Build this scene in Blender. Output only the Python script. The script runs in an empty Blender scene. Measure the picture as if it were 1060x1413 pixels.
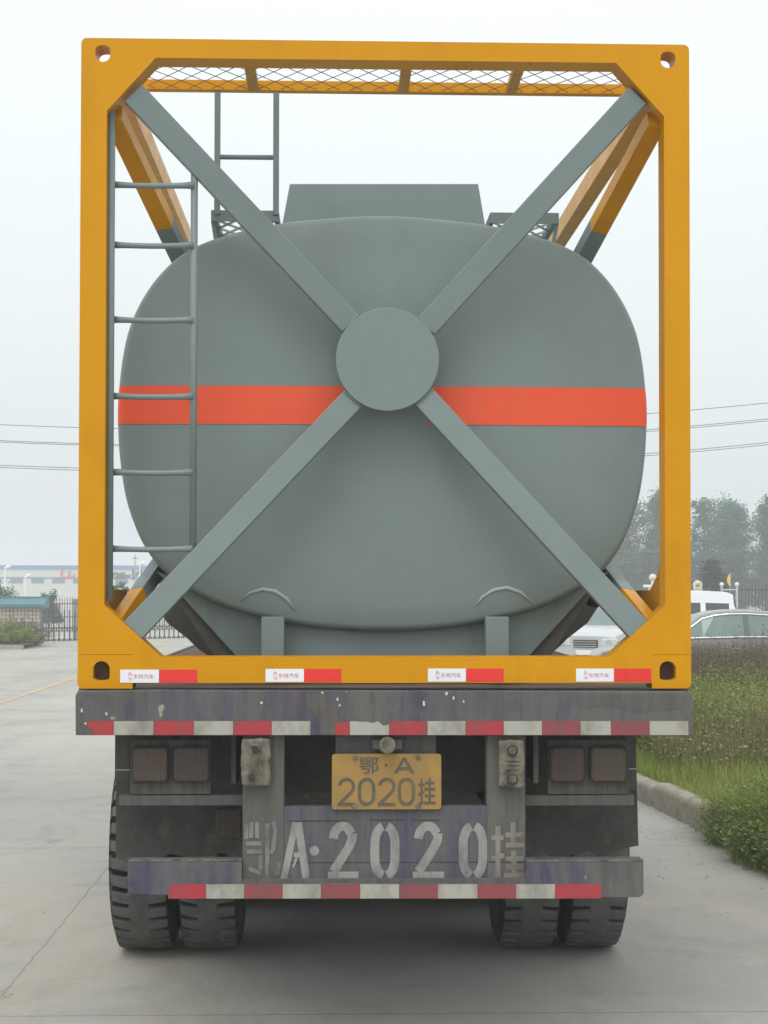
import bpy, math, random
from math import radians as R, sin, cos, pi, hypot, atan2
from mathutils import Vector, Matrix
random.seed(7)
S = bpy.context.scene
COL = S.collection

# ---------------------------------------------------------------- camera
W0, H0 = 1060.0, 1413.0            # photograph size (pixels)
FPX, Z0, CAMX, CAMH = 2300.0, 6.6435, -0.1967, 1.8272
YAW, PITCH, ROLL = -0.03077, 0.02497, 0.00136
cam = bpy.data.cameras.new('camera'); camo = bpy.data.objects.new('camera', cam); COL.objects.link(camo)
camo.location = (CAMX, -Z0, CAMH)
camo.rotation_euler = (Matrix.Rotation(YAW, 3, 'Z') @ Matrix.Rotation(pi/2+PITCH, 3, 'X') @ Matrix.Rotation(ROLL, 3, 'Z')).to_euler()
cam.sensor_fit = 'AUTO'; cam.sensor_width = 36; cam.lens = FPX/H0*36
cam.shift_x = -0.00406; cam.shift_y = 0.03622
cam.clip_start = 0.05; cam.clip_end = 5000
S.camera = camo
RM = camo.rotation_euler.to_matrix()
PX0, PY0 = W0/2 - cam.shift_x*H0, H0/2 + cam.shift_y*H0
def at(px, py, Y):
    d = RM @ Vector(((px-PX0)/FPX, -(py-PY0)/FPX, -1))
    t = (Y + Z0)/d.y
    return (CAMX + d.x*t, CAMH + d.z*t)
def gr(px, py, z=0.0):             # point of a level surface seen at a pixel
    d = RM @ Vector(((px-PX0)/FPX, -(py-PY0)/FPX, -1))
    t = (z-CAMH)/d.z
    return (CAMX + d.x*t, -Z0 + d.y*t)

# ---------------------------------------------------------------- world, sun, exposure
SUN_EL, SUN_AZ = R(58), R(200)     # light comes from behind the camera, a little left
w = bpy.data.worlds.new('World'); S.world = w; w.use_nodes = True
nt = w.node_tree; nt.nodes.clear(); N = nt.nodes.new; L = nt.links.new
sky = N('ShaderNodeTexSky'); sky.sky_type = 'NISHITA'; sky.sun_disc = False
sky.sun_elevation = SUN_EL; sky.sun_rotation = SUN_AZ; sky.air_density = 2.0; sky.dust_density = 6.0
hs = N('ShaderNodeHueSaturation'); hs.inputs['Saturation'].default_value = 0.15
bgs = N('ShaderNodeBackground'); bgs.inputs['Strength'].default_value = 0.05
L(sky.outputs[0], hs.inputs['Color']); L(hs.outputs[0], bgs.inputs['Color'])
tc = N('ShaderNodeTexCoord'); sp = N('ShaderNodeSeparateXYZ'); L(tc.outputs['Generated'], sp.inputs[0])
cr = N('ShaderNodeValToRGB'); L(sp.outputs['Z'], cr.inputs[0])
e = cr.color_ramp.elements
e[0].position = 0.0; e[0].color = (0.64, 0.68, 0.71, 1)
e[1].position = 1.0; e[1].color = (1.30, 1.34, 1.34, 1)
k = e.new(0.12); k.color = (0.69, 0.745, 0.755, 1)
k = e.new(0.34); k.color = (0.83, 0.885, 0.90, 1)
ns = N('ShaderNodeTexNoise'); ns.inputs['Scale'].default_value = 1.6; ns.inputs['Detail'].default_value = 3
mr = N('ShaderNodeMapRange'); mr.inputs['To Min'].default_value = 0.97; mr.inputs['To Max'].default_value = 1.03
L(tc.outputs['Generated'], ns.inputs['Vector']); L(ns.outputs[0], mr.inputs[0])
mu = N('ShaderNodeVectorMath'); mu.operation = 'SCALE'; L(cr.outputs[0], mu.inputs[0]); L(mr.outputs[0], mu.inputs['Scale'])
bgc = N('ShaderNodeBackground'); L(mu.outputs[0], bgc.inputs['Color']); bgc.inputs['Strength'].default_value = 1.0
ad = N('ShaderNodeAddShader'); ow = N('ShaderNodeOutputWorld')
L(bgs.outputs[0], ad.inputs[0]); L(bgc.outputs[0], ad.inputs[1]); L(ad.outputs[0], ow.inputs[0])
sun = bpy.data.lights.new('sun', 'SUN'); suno = bpy.data.objects.new('sun', sun); COL.objects.link(suno)
sun.energy = 0.7; sun.angle = R(28); sun.color = (1, 0.97, 0.93)
sd = Vector((sin(SUN_AZ)*cos(SUN_EL), cos(SUN_AZ)*cos(SUN_EL), sin(SUN_EL)))
suno.rotation_euler = sd.to_track_quat('Z', 'Y').to_euler()
S.view_settings.view_transform = 'Standard'; S.view_settings.look = 'None'
S.view_settings.exposure = 0.0; S.view_settings.gamma = 1.0; S.view_settings.use_curve_mapping = False
S.cycles.volume_bounces = 1; S.cycles.max_bounces = 8

# ---------------------------------------------------------------- materials
def lin(r, g, b):
    f = lambda c: (c/255/12.92) if c/255 <= .04045 else ((c/255+.055)/1.055)**2.4
    return (f(r), f(g), f(b))
class Mat:
    def __init__(s, name, rough=.5, metal=0, spec=.5):
        s.m = bpy.data.materials.new(name); s.m.use_nodes = True; s.t = s.m.node_tree
        s.p = s.t.nodes['Principled BSDF']; s.p.inputs['Roughness'].default_value = rough
        s.p.inputs['Metallic'].default_value = metal; s.p.inputs['Specular IOR Level'].default_value = spec
        s.tc = s.n('ShaderNodeTexCoord'); s.geo = None
    def n(s, t): return s.t.nodes.new(t)
    def l(s, a, b): s.t.links.new(a, b)
    def co(s, scale=(1, 1, 1)):
        if s.geo is None: s.geo = s.n('ShaderNodeNewGeometry')
        m = s.n('ShaderNodeMapping'); s.l(s.geo.outputs['Position'], m.inputs[0]); m.inputs['Scale'].default_value = scale
        return m.outputs[0]
    def noise(s, scale, detail=4, stretch=(1, 1, 1), rough=.55, dist=0):
        n = s.n('ShaderNodeTexNoise'); n.inputs['Scale'].default_value = scale; n.inputs['Detail'].default_value = detail
        n.inputs['Roughness'].default_value = rough; n.inputs['Distortion'].default_value = dist
        s.l(s.co(stretch), n.inputs['Vector']); return n.outputs[0]
    def rng(s, v, a, b, c=0, d=1):
        m = s.n('ShaderNodeMapRange'); s.l(v, m.inputs[0])
        for i, q in zip(('From Min', 'From Max', 'To Min', 'To Max'), (a, b, c, d)): m.inputs[i].default_value = q
        return m.outputs[0]
    def mix(s, f, a, b, mode='MIX'):
        m = s.n('ShaderNodeMix'); m.data_type = 'RGBA'; m.blend_type = mode
        if isinstance(f, (int, float)): m.inputs[0].default_value = f
        else: s.l(f, m.inputs[0])
        for q, i in ((a, 6), (b, 7)):
            if isinstance(q, tuple): m.inputs[i].default_value = (*q[:3], 1)
            else: s.l(q, m.inputs[i])
        return m.outputs[2]
    def math(s, op, a, b=None):
        m = s.n('ShaderNodeMath'); m.operation = op
        for i, q in enumerate((a, b)):
            if q is None: continue
            if isinstance(q, (int, float)): m.inputs[i].default_value = q
            else: s.l(q, m.inputs[i])
        return m.outputs[0]
    def col(s, c):
        if isinstance(c, tuple): s.p.inputs['Base Color'].default_value = (*c[:3], 1)
        else: s.l(c, s.p.inputs['Base Color'])
    def bump(s, h, st=.2, d=.01):
        b = s.n('ShaderNodeBump'); b.inputs['Strength'].default_value = st; b.inputs['Distance'].default_value = d
        s.l(h, b.inputs['Height']); s.l(b.outputs[0], s.p.inputs['Normal'])
M = {}
def paint(name, c, rough=.35, var=.12, dirt=(.12, .11, .09), dirta=.15, bump=.15, metal=0, scale=3, coat=0, spec=.5):
    q = Mat(name, rough, metal, spec)
    a = tuple(x*(1-var) for x in c); b = tuple(min(1, x*(1+var)) for x in c)
    base = q.mix(q.rng(q.noise(scale, 5), .3, .7), a, b)
    d = q.rng(q.noise(scale*2.3, 8, (1, 1, .5), .65), .52, .8, 0, dirta)
    q.col(q.mix(d, base, dirt))
    q.l(q.rng(q.noise(scale*6, 4), .3, .7, rough*.8, min(1, rough*1.3)), q.p.inputs['Roughness'])
    h = q.math('ADD', q.noise(22, 3), q.math('MULTIPLY', q.noise(2.2, 2), 3.0)) if name.startswith('tank') else q.noise(22, 3)
    q.bump(h, bump, .004)
    if coat: q.p.inputs['Coat Weight'].default_value = coat
    M[name] = q.m; return q.m
paint('yellow', (.61, .272, .0002), .33, .05, (.38, .165, .003), .45, .04, scale=1.7, spec=.15)
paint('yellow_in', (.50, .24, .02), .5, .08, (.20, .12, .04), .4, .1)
paint('tankgrey', (.180, .226, .222), .45, .06, (.14, .165, .145), .55, .25, scale=1.1, spec=.4)
paint('tankgrey2', (.17, .22, .215), .5, .10, (.10, .10, .085), .6, .2, scale=2.5)
paint('underside', (.085, .085, .075), .7, .25, (.06, .05, .035), .6, .4, scale=4)
paint('red', (.78, .098, .040), .5, .05, (.5, .13, .06), .4, .14, scale=2, spec=.25)
paint('castinside', (.10, .055, .03), .9, .3)  # shadowed yellow inside the casting holes, painted as dark brown
paint('wire_mesh', (.16, .08, .07), .6, .2)
paint('galv', (.42, .46, .47), .5, .15)
paint('weld', (.33, .37, .36), .6, .2, dirta=.5)
paint('white', (.78, .78, .76), .3, .03)
paint('dark', (.022, .022, .024), .6, .2)
paint('chrome', (.7, .7, .72), .15, .03, metal=1)
paint('lampwhite', (.75, .77, .78), .4, .03)
paint('rubberflap', (.055, .055, .048), .85, .25, (.13, .12, .095), .7, .5, scale=5)
paint('decalred', (.78, .03, .025), .3, .04, dirta=.05)
paint('decalwhite', (.80, .82, .85), .3, .03, dirta=.05)
paint('decaltext', (.62, .10, .12), .4)
paint('teal', (.07, .19, .21), .5, .12, (.05, .08, .09), .4)
paint('concpost', (.34, .32, .28), .9, .15, (.15, .13, .10), .5, .4, scale=5)
paint('blueband', (.10, .20, .40), .5, .05)
paint('factory', (.56, .57, .53), .7, .04, (.4, .4, .36), .3)
paint('bark', (.10, .085, .07), .95, .3, bump=.8, scale=6)
paint('flagyellow', (.75, .55, .05), .7, .1)
paint('cream', (.65, .60, .45), .7, .1)
paint('truckred', (.6, .08, .10), .5, .1)
paint('iron', (.06, .065, .075), .5, .2)
paint('wirecable', (.10, .10, .12), .6, .1)
# steel with dirty purple paint and grey dust
def purple(name, mixlo, mixhi, dustc=(.105, .108, .11), purp=(.058, .050, .105), chips=True, warm=.5):
    q = Mat(name, .8, 0, .3)
    p = q.rng(q.noise(2.6, 9, (1, 1, .35), .68, .6), mixlo, mixhi)
    base = q.mix(p, dustc, purp)
    s2 = q.rng(q.noise(20, 8, (1, 1, .08), .75), .42, .72, 0, .65)
    base = q.mix(s2, base, (.16, .155, .14))
    s3 = q.rng(q.noise(27, 8, (1, 1, .10), .75), .52, .70, 0, .6)
    base = q.mix(s3, base, (.045, .042, .05))
    r = q.rng(q.noise(3.4, 9, (1, 1, .7), .72), .48, .66, 0, warm)
    base = q.mix(r, base, (.125, .105, .075))
    if chips:
        c = q.rng(q.noise(11, 7, (1, 1, .7), .6), .665, .68, 0, .85)
        base = q.mix(c, base, (.085, .09, .085))
        c = q.rng(q.noise(13, 7, (1.1, 1, .8), .55), .712, .722, 0, .9)
        base = q.mix(c, base, (.34, .31, .22))
    q.col(base); q.bump(q.noise(30, 6), .45, .008)
    q.l(q.rng(q.noise(9, 4), .3, .7, .6, .95), q.p.inputs['Roughness']); M[name] = q.m
purple('purple', .44, .60, (.105, .107, .107), (.064, .056, .10))
purple('purple_board', .38, .60, (.10, .102, .106), (.062, .054, .10), False, .6)
purple('brownsteel', .55, .80, (.10, .10, .095), (.062, .056, .085), False, .85)
purple('dustysteel', .62, .9, (.085, .087, .085), (.06, .06, .08), False)
purple('dustysteel_dark', .7, .95, (.06, .06, .055), (.04, .04, .05), False)
# worn stencil paint
def worn(name, c, under, lo, hi, sc=12, rough=.7):
    q = Mat(name, rough)
    a = q.rng(q.noise(sc, 7, (1, 1, .5), .65), lo, hi)
    a2 = q.rng(q.noise(sc*3.1, 4, (1, 1, .22), .6), .35, .75, .75, 1.05)
    q.col(q.mix(a, under, q.mix(a2, tuple(x*.7 for x in c), c))); q.bump(q.noise(40, 4), .2, .003); M[name] = q.m
    if name.startswith('lens'):
        wv = q.n('ShaderNodeTexWave'); wv.inputs['Scale'].default_value = 28; wv.bands_direction = 'X'; q.l(q.co(), wv.inputs['Vector']); q.bump(wv.outputs[0], .5, .004)
worn('stencil', (.30, .298, .28), (.13, .125, .13), .30, .56)
worn('stencil_faint', (.24, .235, .22), (.105, .10, .105), .38, .62)
worn('stencil_tan', (.25, .22, .175), (.115, .105, .09), .36, .60)
worn('tapered', (.40, .035, .045), (.16, .07, .07), .26, .50)
worn('tapered_dull', (.27, .055, .065), (.14, .07, .07), .30, .55)
worn('tapewhite', (.40, .385, .335), (.17, .16, .13), .27, .58, 9)
worn('plate', (.42, .235, .045), (.20, .14, .065), .30, .66, 6)
worn('platetext', (.095, .085, .07), (.17, .12, .06), .25, .5, 14)
worn('mudbox', (.19, .165, .125), (.065, .058, .045), .36, .58, 22, .95)
worn('lensamber', (.095, .048, .028), (.075, .065, .052), .30, .70, 8, .6)
worn('lensred', (.06, .026, .028), (.065, .055, .048), .30, .70, 8, .6)
worn('deck', (.17, .115, .085), (.09, .065, .05), .3, .6, 6, .95)
# tyre rubber
q = Mat('tyre', .8, 0, .3); _s = q.n('ShaderNodeSeparateXYZ'); q.l(q.tc.outputs['Object'], _s.inputs[0]); _r = q.math('SQRT', q.math('ADD', q.math('MULTIPLY', _s.outputs['Y'], _s.outputs['Y']), q.math('MULTIPLY', _s.outputs['Z'], _s.outputs['Z']))); _d = q.rng(_r, .499, .512); q.col(q.mix(q.math('MULTIPLY', q.rng(q.noise(9, 6), .25, .6, .45, 1), _d), (.022, .022, .023), (.125, .125, .118))); q.bump(q.noise(50, 4), .25, .003); M['tyre'] = q.m  # dusty lug tops by radius; groove shade put into the colour as near-black
# glass
for nm, c, rg in (('carglass', (.10, .16, .15), .06), ('vanglass', (.035, .04, .05), .1), ('headlamp', (.55, .58, .6), .12)):
    q = Mat(nm, rg, 0, .8); q.col(c); M[nm] = q.m
for nm, c in (('carsilver', (.50, .52, .53)), ('carwhite', (.74, .76, .77)), ('carblack', (.06, .058, .06)), ('cardark', (.16, .155, .155))):
    q = Mat(nm, .28, .15 if nm != 'carwhite' else 0); q.col(q.mix(q.rng(q.noise(3, 3), .3, .7), tuple(x*.93 for x in c), c)); q.p.inputs['Coat Weight'].default_value = .6; M[nm] = q.m
# concrete yard with joints and stains
q = Mat('concrete', .9, 0, .12)
base = q.mix(q.rng(q.noise(.35, 6, (1, .5, 1)), .32, .68), (.295, .298, .275), (.405, .40, .36))
base = q.mix(q.rng(q.noise(1.3, 9, (1, .6, 1), .7, 1.0), .48, .70, 0, .6), base, (.225, .225, .21))
base = q.mix(q.rng(q.noise(.55, 7, (1, .45, 1), .66), .50, .68, 0, .75), base, (.42, .37, .30))
base = q.mix(q.rng(q.noise(4.5, 9, (1, .45, 1), .75), .55, .70, 0, .35), base, (.45, .43, .38))
base = q.mix(q.rng(q.noise(2.6, 9, (.25, 1, 1), .75), .56, .72, 0, .4), base, (.21, .205, .19))
base = q.mix(q.rng(q.noise(70, 4), .60, .74, 0, .45), base, (.16, .155, .14))
base = q.mix(q.rng(q.noise(1.9, 3, (1, .8, 1), .5), .68, .74, 0, .35), base, (.14, .135, .125))
vo = q.n('ShaderNodeTexVoronoi'); vo.feature = 'DISTANCE_TO_EDGE'; vo.inputs['Scale'].default_value = .23
vm = q.n('ShaderNodeVectorMath'); vm.operation = 'ADD'; nz_ = q.n('ShaderNodeTexNoise'); nz_.inputs['Scale'].default_value = 1.4; nz_.inputs['Detail'].default_value = 6; q.l(q.co(), nz_.inputs['Vector'])
q.l(q.co(), vm.inputs[0]); q.l(nz_.outputs[1], vm.inputs[1]); q.l(vm.outputs[0], vo.inputs['Vector'])
base = q.mix(q.math('MULTIPLY', q.math('LESS_THAN', vo.outputs[0], .0007), q.rng(q.noise(.5, 2), .5, .6, 0, .6)), base, (.14, .13, .115))
sx = q.n('ShaderNodeSeparateXYZ'); q.l(q.co(), sx.inputs[0])
wob = q.rng(q.noise(1.7, 5), 0, 1, -.025, .025); wob2 = q.rng(q.noise(9, 3), 0, 1, -.012, .012)
def joint(coord, off, per, wdt):
    a = q.math('ADD', q.math('ADD', q.math('ADD', coord, -off), wob2), wob if per < 4.5 else 0.0)
    m = q.math('PINGPONG', a, per/2)
    return q.math('LESS_THAN', m, wdt)
j1 = joint(sx.outputs['X'], -1.70, 4.3, .005); j2 = joint(sx.outputs['Y'], .60, 4.7, .008)
jj = q.math('MAXIMUM', j1, j2)
base = q.mix(q.math('MULTIPLY', jj, .5), base, (.15, .14, .12))
q.col(base); q.bump(q.noise(30, 8, rough=.75), .45, .01); M['concrete'] = q.m
# sandy dirt on verge
q = Mat('soil', .95); q.col(q.mix(q.rng(q.noise(3, 7), .35, .65), (.085, .085, .035), (.13, .11, .06))); q.bump(q.noise(20, 6), .6, .03); M['soil'] = q.m
q = Mat('laneyellow', .85); q.col(q.mix(q.rng(q.noise(5, 6), .4, .6), (.34, .31, .25), (.50, .36, .20))); M['laneyellow'] = q.m
q = Mat('kerbstone', .9); _g = q.n('ShaderNodeNewGeometry'); b_ = q.mix(q.math('MULTIPLY', q.math('ADD', q.rng(q.noise(4, 7), .35, .65), _g.outputs['Random Per Island']), .5), (.25, .225, .175), (.40, .37, .31)); q.col(q.mix(q.rng(q.noise(11, 6), .55, .72, 0, .7), b_, (.11, .095, .07))); q.bump(q.noise(18, 7), .7, .02); M['kerbstone'] = q.m
# tiled wall
q = Mat('tilewall', .6); bt = q.n('ShaderNodeTexBrick'); bt.offset = 0; bt.inputs['Scale'].default_value = 1
bt.inputs['Brick Width'].default_value = .125; bt.inputs['Row Height'].default_value = .125; bt.inputs['Mortar Size'].default_value = .014
bt.inputs['Color1'].default_value = (.62, .53, .47, 1); bt.inputs['Color2'].default_value = (.56, .48, .43, 1); bt.inputs['Mortar'].default_value = (.22, .19, .18, 1)
mp = q.n('ShaderNodeMapping'); mp.inputs['Rotation'].default_value = (pi/2, 0, 0); q.l(q.geo.outputs['Position'] if q.geo else q.n('ShaderNodeNewGeometry').outputs['Position'], mp.inputs[0]); q.l(mp.outputs[0], bt.inputs['Vector']); q.col(bt.outputs[0]); M['tilewall'] = q.m
# vegetation: each blade or leaf takes its own shade
def leafmat(name, cols, rough=.7, sc=.8, trans=.25):
    q = Mat(name, rough, 0, .10); g = q.n('ShaderNodeNewGeometry')
    r = q.n('ShaderNodeValToRGB'); es = r.color_ramp.elements
    es[0].color = (*cols[0], 1); es[1].color = (*cols[-1], 1)
    for i, c in enumerate(cols[1:-1]): x = es.new((i+1)/(len(cols)-1)); x.color = (*c, 1)
    v = q.math('ADD', q.math('MULTIPLY', g.outputs['Random Per Island'], .6), q.math('MULTIPLY', q.rng(q.noise(sc, 3), .3, .7), .4))
    q.l(v, r.inputs[0]); q.col(r.outputs[0])
    tr = q.n('ShaderNodeBsdfTranslucent'); q.l(r.outputs[0], tr.inputs[0])
    ms = q.n('ShaderNodeMixShader'); ms.inputs[0].default_value = trans; out = q.t.nodes['Material Output']
    q.l(q.p.outputs[0], ms.inputs[1]); q.l(tr.outputs[0], ms.inputs[2]); q.l(ms.outputs[0], out.inputs[0]); M[name] = q.m
leafmat('lawn', [(.10, .16, .025), (.18, .25, .04), (.28, .32, .07), (.36, .30, .15)])
leafmat('weedgreen', [(.07, .11, .03), (.15, .20, .05), (.24, .28, .08), (.34, .32, .15)])
leafmat('weedtan', [(.16, .12, .06), (.22, .19, .09), (.30, .26, .14)])
leafmat('weedred', [(.08, .05, .042), (.12, .08, .062), (.15, .12, .07), (.13, .16, .06)])
leafmat('flower', [(.30, .28, .05), (.40, .36, .08)])
leafmat('bushleaf', [(.07, .11, .03), (.16, .22, .055), (.27, .32, .10), (.36, .33, .18)])
leafmat('hedgebright', [(.12, .19, .02), (.20, .28, .03), (.27, .34, .05)])
leafmat('treeleaf', [(.012, .085, .045), (.028, .145, .07), (.07, .21, .09)], sc=.25)
leafmat('coniferleaf', [(.010, .045, .022), (.02, .07, .03)], sc=.5)

# ---------------------------------------------------------------- object helpers
OFF = {}
def tag(o, label=None, cat=None, group=None, kind=None):
    if label: o['label'] = label
    if cat: o['category'] = cat
    if group: o['group'] = group
    if kind: o['kind'] = kind
    return o
def thing(name, label, cat, loc=(0, 0, 0), group=None, rz=0):
    o = bpy.data.objects.new(name, None); COL.objects.link(o); o.location = loc; o.rotation_euler = (0, 0, rz)
    o.empty_display_size = .2; OFF[o] = Vector(loc); return tag(o, label, cat, group)
def link(name, me, mat, parent):
    if isinstance(mat, str): mat = M[mat]
    me.materials.clear(); me.materials.append(mat)
    o = bpy.data.objects.new(name, me); COL.objects.link(o)
    if parent is not None:
        o.parent = parent; off = OFF.get(parent, Vector((0, 0, 0))); OFF[o] = off
        if off.length > 0: me.transform(Matrix.Translation(-off))
    return o
class MB:
    def __init__(s): s.v = []; s.f = []
    def add(s, vs, fs):
        k = len(s.v); s.v += [tuple(p) for p in vs]; s.f += [tuple(i+k for i in f) for f in fs]; return s
    def box(s, x0, x1, y0, y1, z0, z1):
        return s.add([(x0,y0,z0),(x1,y0,z0),(x1,y1,z0),(x0,y1,z0),(x0,y0,z1),(x1,y0,z1),(x1,y1,z1),(x0,y1,z1)],
                     [(0,3,2,1),(4,5,6,7),(0,1,5,4),(1,2,6,5),(2,3,7,6),(3,0,4,7)])
    def beam(s, p0, p1, w, h, up=(0, -1, 0)):
        p0, p1, up = Vector(p0), Vector(p1), Vector(up); d = (p1-p0).normalized()
        a = d.cross(up).normalized(); b = a.cross(d).normalized()
        vs = [p + a*(i*w/2) + b*(j*h/2) for p in (p0, p1) for i, j in ((-1,-1),(1,-1),(1,1),(-1,1))]
        return s.add(vs, [(0,3,2,1),(4,5,6,7),(0,1,5,4),(1,2,6,5),(2,3,7,6),(3,0,4,7)])
    def tube(s, pts, r, n=8, cap=True):
        pts = [Vector(p) for p in pts]; k = len(s.v); rr = r if isinstance(r, (list, tuple)) else [r]*len(pts)
        for i, p in enumerate(pts):
            d = (pts[min(i+1, len(pts)-1)]-pts[max(i-1, 0)]).normalized()
            u = Vector((0, 0, 1)) if abs(d.z) < .9 else Vector((1, 0, 0))
            a = d.cross(u).normalized(); b = a.cross(d)
            for j in range(n):
                t = 2*pi*j/n; s.v.append(tuple(p + a*(cos(t)*rr[i]) + b*(sin(t)*rr[i])))
        for i in range(len(pts)-1):
            for j in range(n):
                s.f.append((k+i*n+j, k+i*n+(j+1) % n, k+(i+1)*n+(j+1) % n, k+(i+1)*n+j))
        if cap:
            s.f.append(tuple(k+j for j in range(n))[::-1]); s.f.append(tuple(k+(len(pts)-1)*n+j for j in range(n)))
        return s
    def prism(s, poly, y0, y1):           # poly in (x, z)
        n = len(poly); k = len(s.v)
        s.v += [(x, y0, z) for x, z in poly] + [(x, y1, z) for x, z in poly]
        s.f.append(tuple(k+i for i in range(n))); s.f.append(tuple(k+n+i for i in range(n))[::-1])
        for i in range(n): s.f.append((k+i, k+n+i, k+n+(i+1) % n, k+(i+1) % n))
        return s
    def prismx(s, poly, x0, x1):          # poly in (y, z)
        n = len(poly); k = len(s.v)
        s.v += [(x0, y, z) for y, z in poly] + [(x1, y, z) for y, z in poly]
        s.f.append(tuple(k+i for i in range(n))[::-1]); s.f.append(tuple(k+n+i for i in range(n)))
        for i in range(n): s.f.append((k+i, k+(i+1) % n, k+n+(i+1) % n, k+n+i))
        return s
    def disc(s, c, r, y0, y1, n=32):
        return s.prism([(c[0]+r*cos(2*pi*i/n), c[1]+r*sin(2*pi*i/n)) for i in range(n)], y0, y1)
    def mesh(s, name, fix=True):
        me = bpy.data.meshes.new(name); me.from_pydata(s.v, [], s.f)
        if fix:
            import bmesh
            bm = bmesh.new(); bm.from_mesh(me); bmesh.ops.recalc_face_normals(bm, faces=bm.faces); bm.to_mesh(me); bm.free()
        return me
    def build(s, name, mat, parent=None, bevel=0, smooth=False, seg=2, fix=True):
        o = link(name, s.mesh(name, fix), mat, parent)
        if bevel:
            b = o.modifiers.new('bevel', 'BEVEL'); b.width = bevel; b.segments = seg; b.limit_method = 'ANGLE'; b.angle_limit = R(35); b.harden_normals = False
        if smooth:
            o.data.shade_smooth()
        return o
def conv(cu, name):
    o = bpy.data.objects.new(name, cu); COL.objects.link(o)
    dg = bpy.context.evaluated_depsgraph_get(); me = bpy.data.meshes.new_from_object(o.evaluated_get(dg))
    bpy.data.objects.remove(o); me.name = name; return me
def plate(name, contours, y0, y1, mat, parent, bevel=.003):
    cu = bpy.data.curves.new(name, 'CURVE'); cu.dimensions = '2D'; cu.fill_mode = 'BOTH'
    for c in contours:
        sp = cu.splines.new('POLY'); sp.points.add(len(c)-1); sp.use_cyclic_u = True
        for i, (x, z) in enumerate(c): sp.points[i].co = (x, z, 0, 1)
    cu.extrude = (y1-y0)/2 - bevel
    if bevel: cu.bevel_depth = bevel; cu.bevel_resolution = 1; cu.offset = -bevel
    me = conv(cu, name)
    me.transform(Matrix(((1, 0, 0, 0), (0, 0, -1, (y0+y1)/2), (0, 1, 0, 0), (0, 0, 0, 1))))
    return link(name, me, mat, parent)
def text_mesh(body, name, w, h, x, z, y, shear=0, offset=0, thick=.0006):   # fit text in a box w x h, lower left at x, z
    cu = bpy.data.curves.new(name, 'FONT'); cu.body = body; cu.shear = shear; cu.offset = offset; cu.extrude = 0
    me = conv(cu, name)
    xs = [v.co.x for v in me.vertices]; ys = [v.co.y for v in me.vertices]
    sx, sy = w/(max(xs)-min(xs)), h/(max(ys)-min(ys)); x0, y0 = min(xs), min(ys)
    for v in me.vertices: v.co = (x+(v.co.x-x0)*sx, y, z+(v.co.y-y0)*sy)
    return me
def ribbon(mb, pts, wd, y):                # flat stroke facing the camera, pts in (x, z)
    y = y - .00018*(len(mb.v) % 97 % 11)
    n = len(pts); Lr = []
    for i in range(n):
        a = Vector(pts[max(i-1, 0)]); b = Vector(pts[min(i+1, n-1)]); d = (b-a).normalized(); nn = Vector((-d.y, d.x))
        p = Vector(pts[i]); Lr.append((p+nn*wd/2, p-nn*wd/2))
    k = len(mb.v)
    for a, b in Lr: mb.v += [(a.x, y, a.y), (b.x, y, b.y)]
    for i in range(n-1): mb.f.append((k+2*i, k+2*i+1, k+2*i+3, k+2*i+2))
def arc(cx, cz, rx, rz, a0, a1, n=12): return [(cx+rx*cos(R(a0+(a1-a0)*i/n)), cz+rz*sin(R(a0+(a1-a0)*i/n))) for i in range(n+1)]

# ================================================================= THE TANK CONTAINER
ct = thing('tank_container', 'grey tank with red band in a yellow steel frame, resting on the trailer', 'tank container', (0, 0, 1.438))
HW, ZB, ZT = 1.222, 1.438, 4.035
D = .12
def sym(p): return [(-x, z) for x, z in p][::-1]
cbw, cbh, ctw, cth = .217, .135, .19, .135
cbr = .158     # bottom / top casting sizes
px, bz, tz = 1.119, 1.565, 3.958               # post inner x, bottom rail top, top rail bottom
outer = [(-HW+cbw, ZB+.022), (HW-cbr, ZB+.022), (HW-cbr, ZB+cbh), (HW, ZB+cbh), (HW, ZT-cth), (HW-ctw, ZT-cth), (HW-ctw, ZT),
         (-HW+ctw, ZT), (-HW+ctw, ZT-cth), (-HW, ZT-cth), (-HW, ZB+cbh), (-HW+cbw, ZB+cbh)]
inner = [(-.895, bz), (.895, bz), (px, bz+.205), (px, tz-.215), (.925, tz), (-.925, tz), (-px, tz-.215), (-px, bz+.205)]
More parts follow.
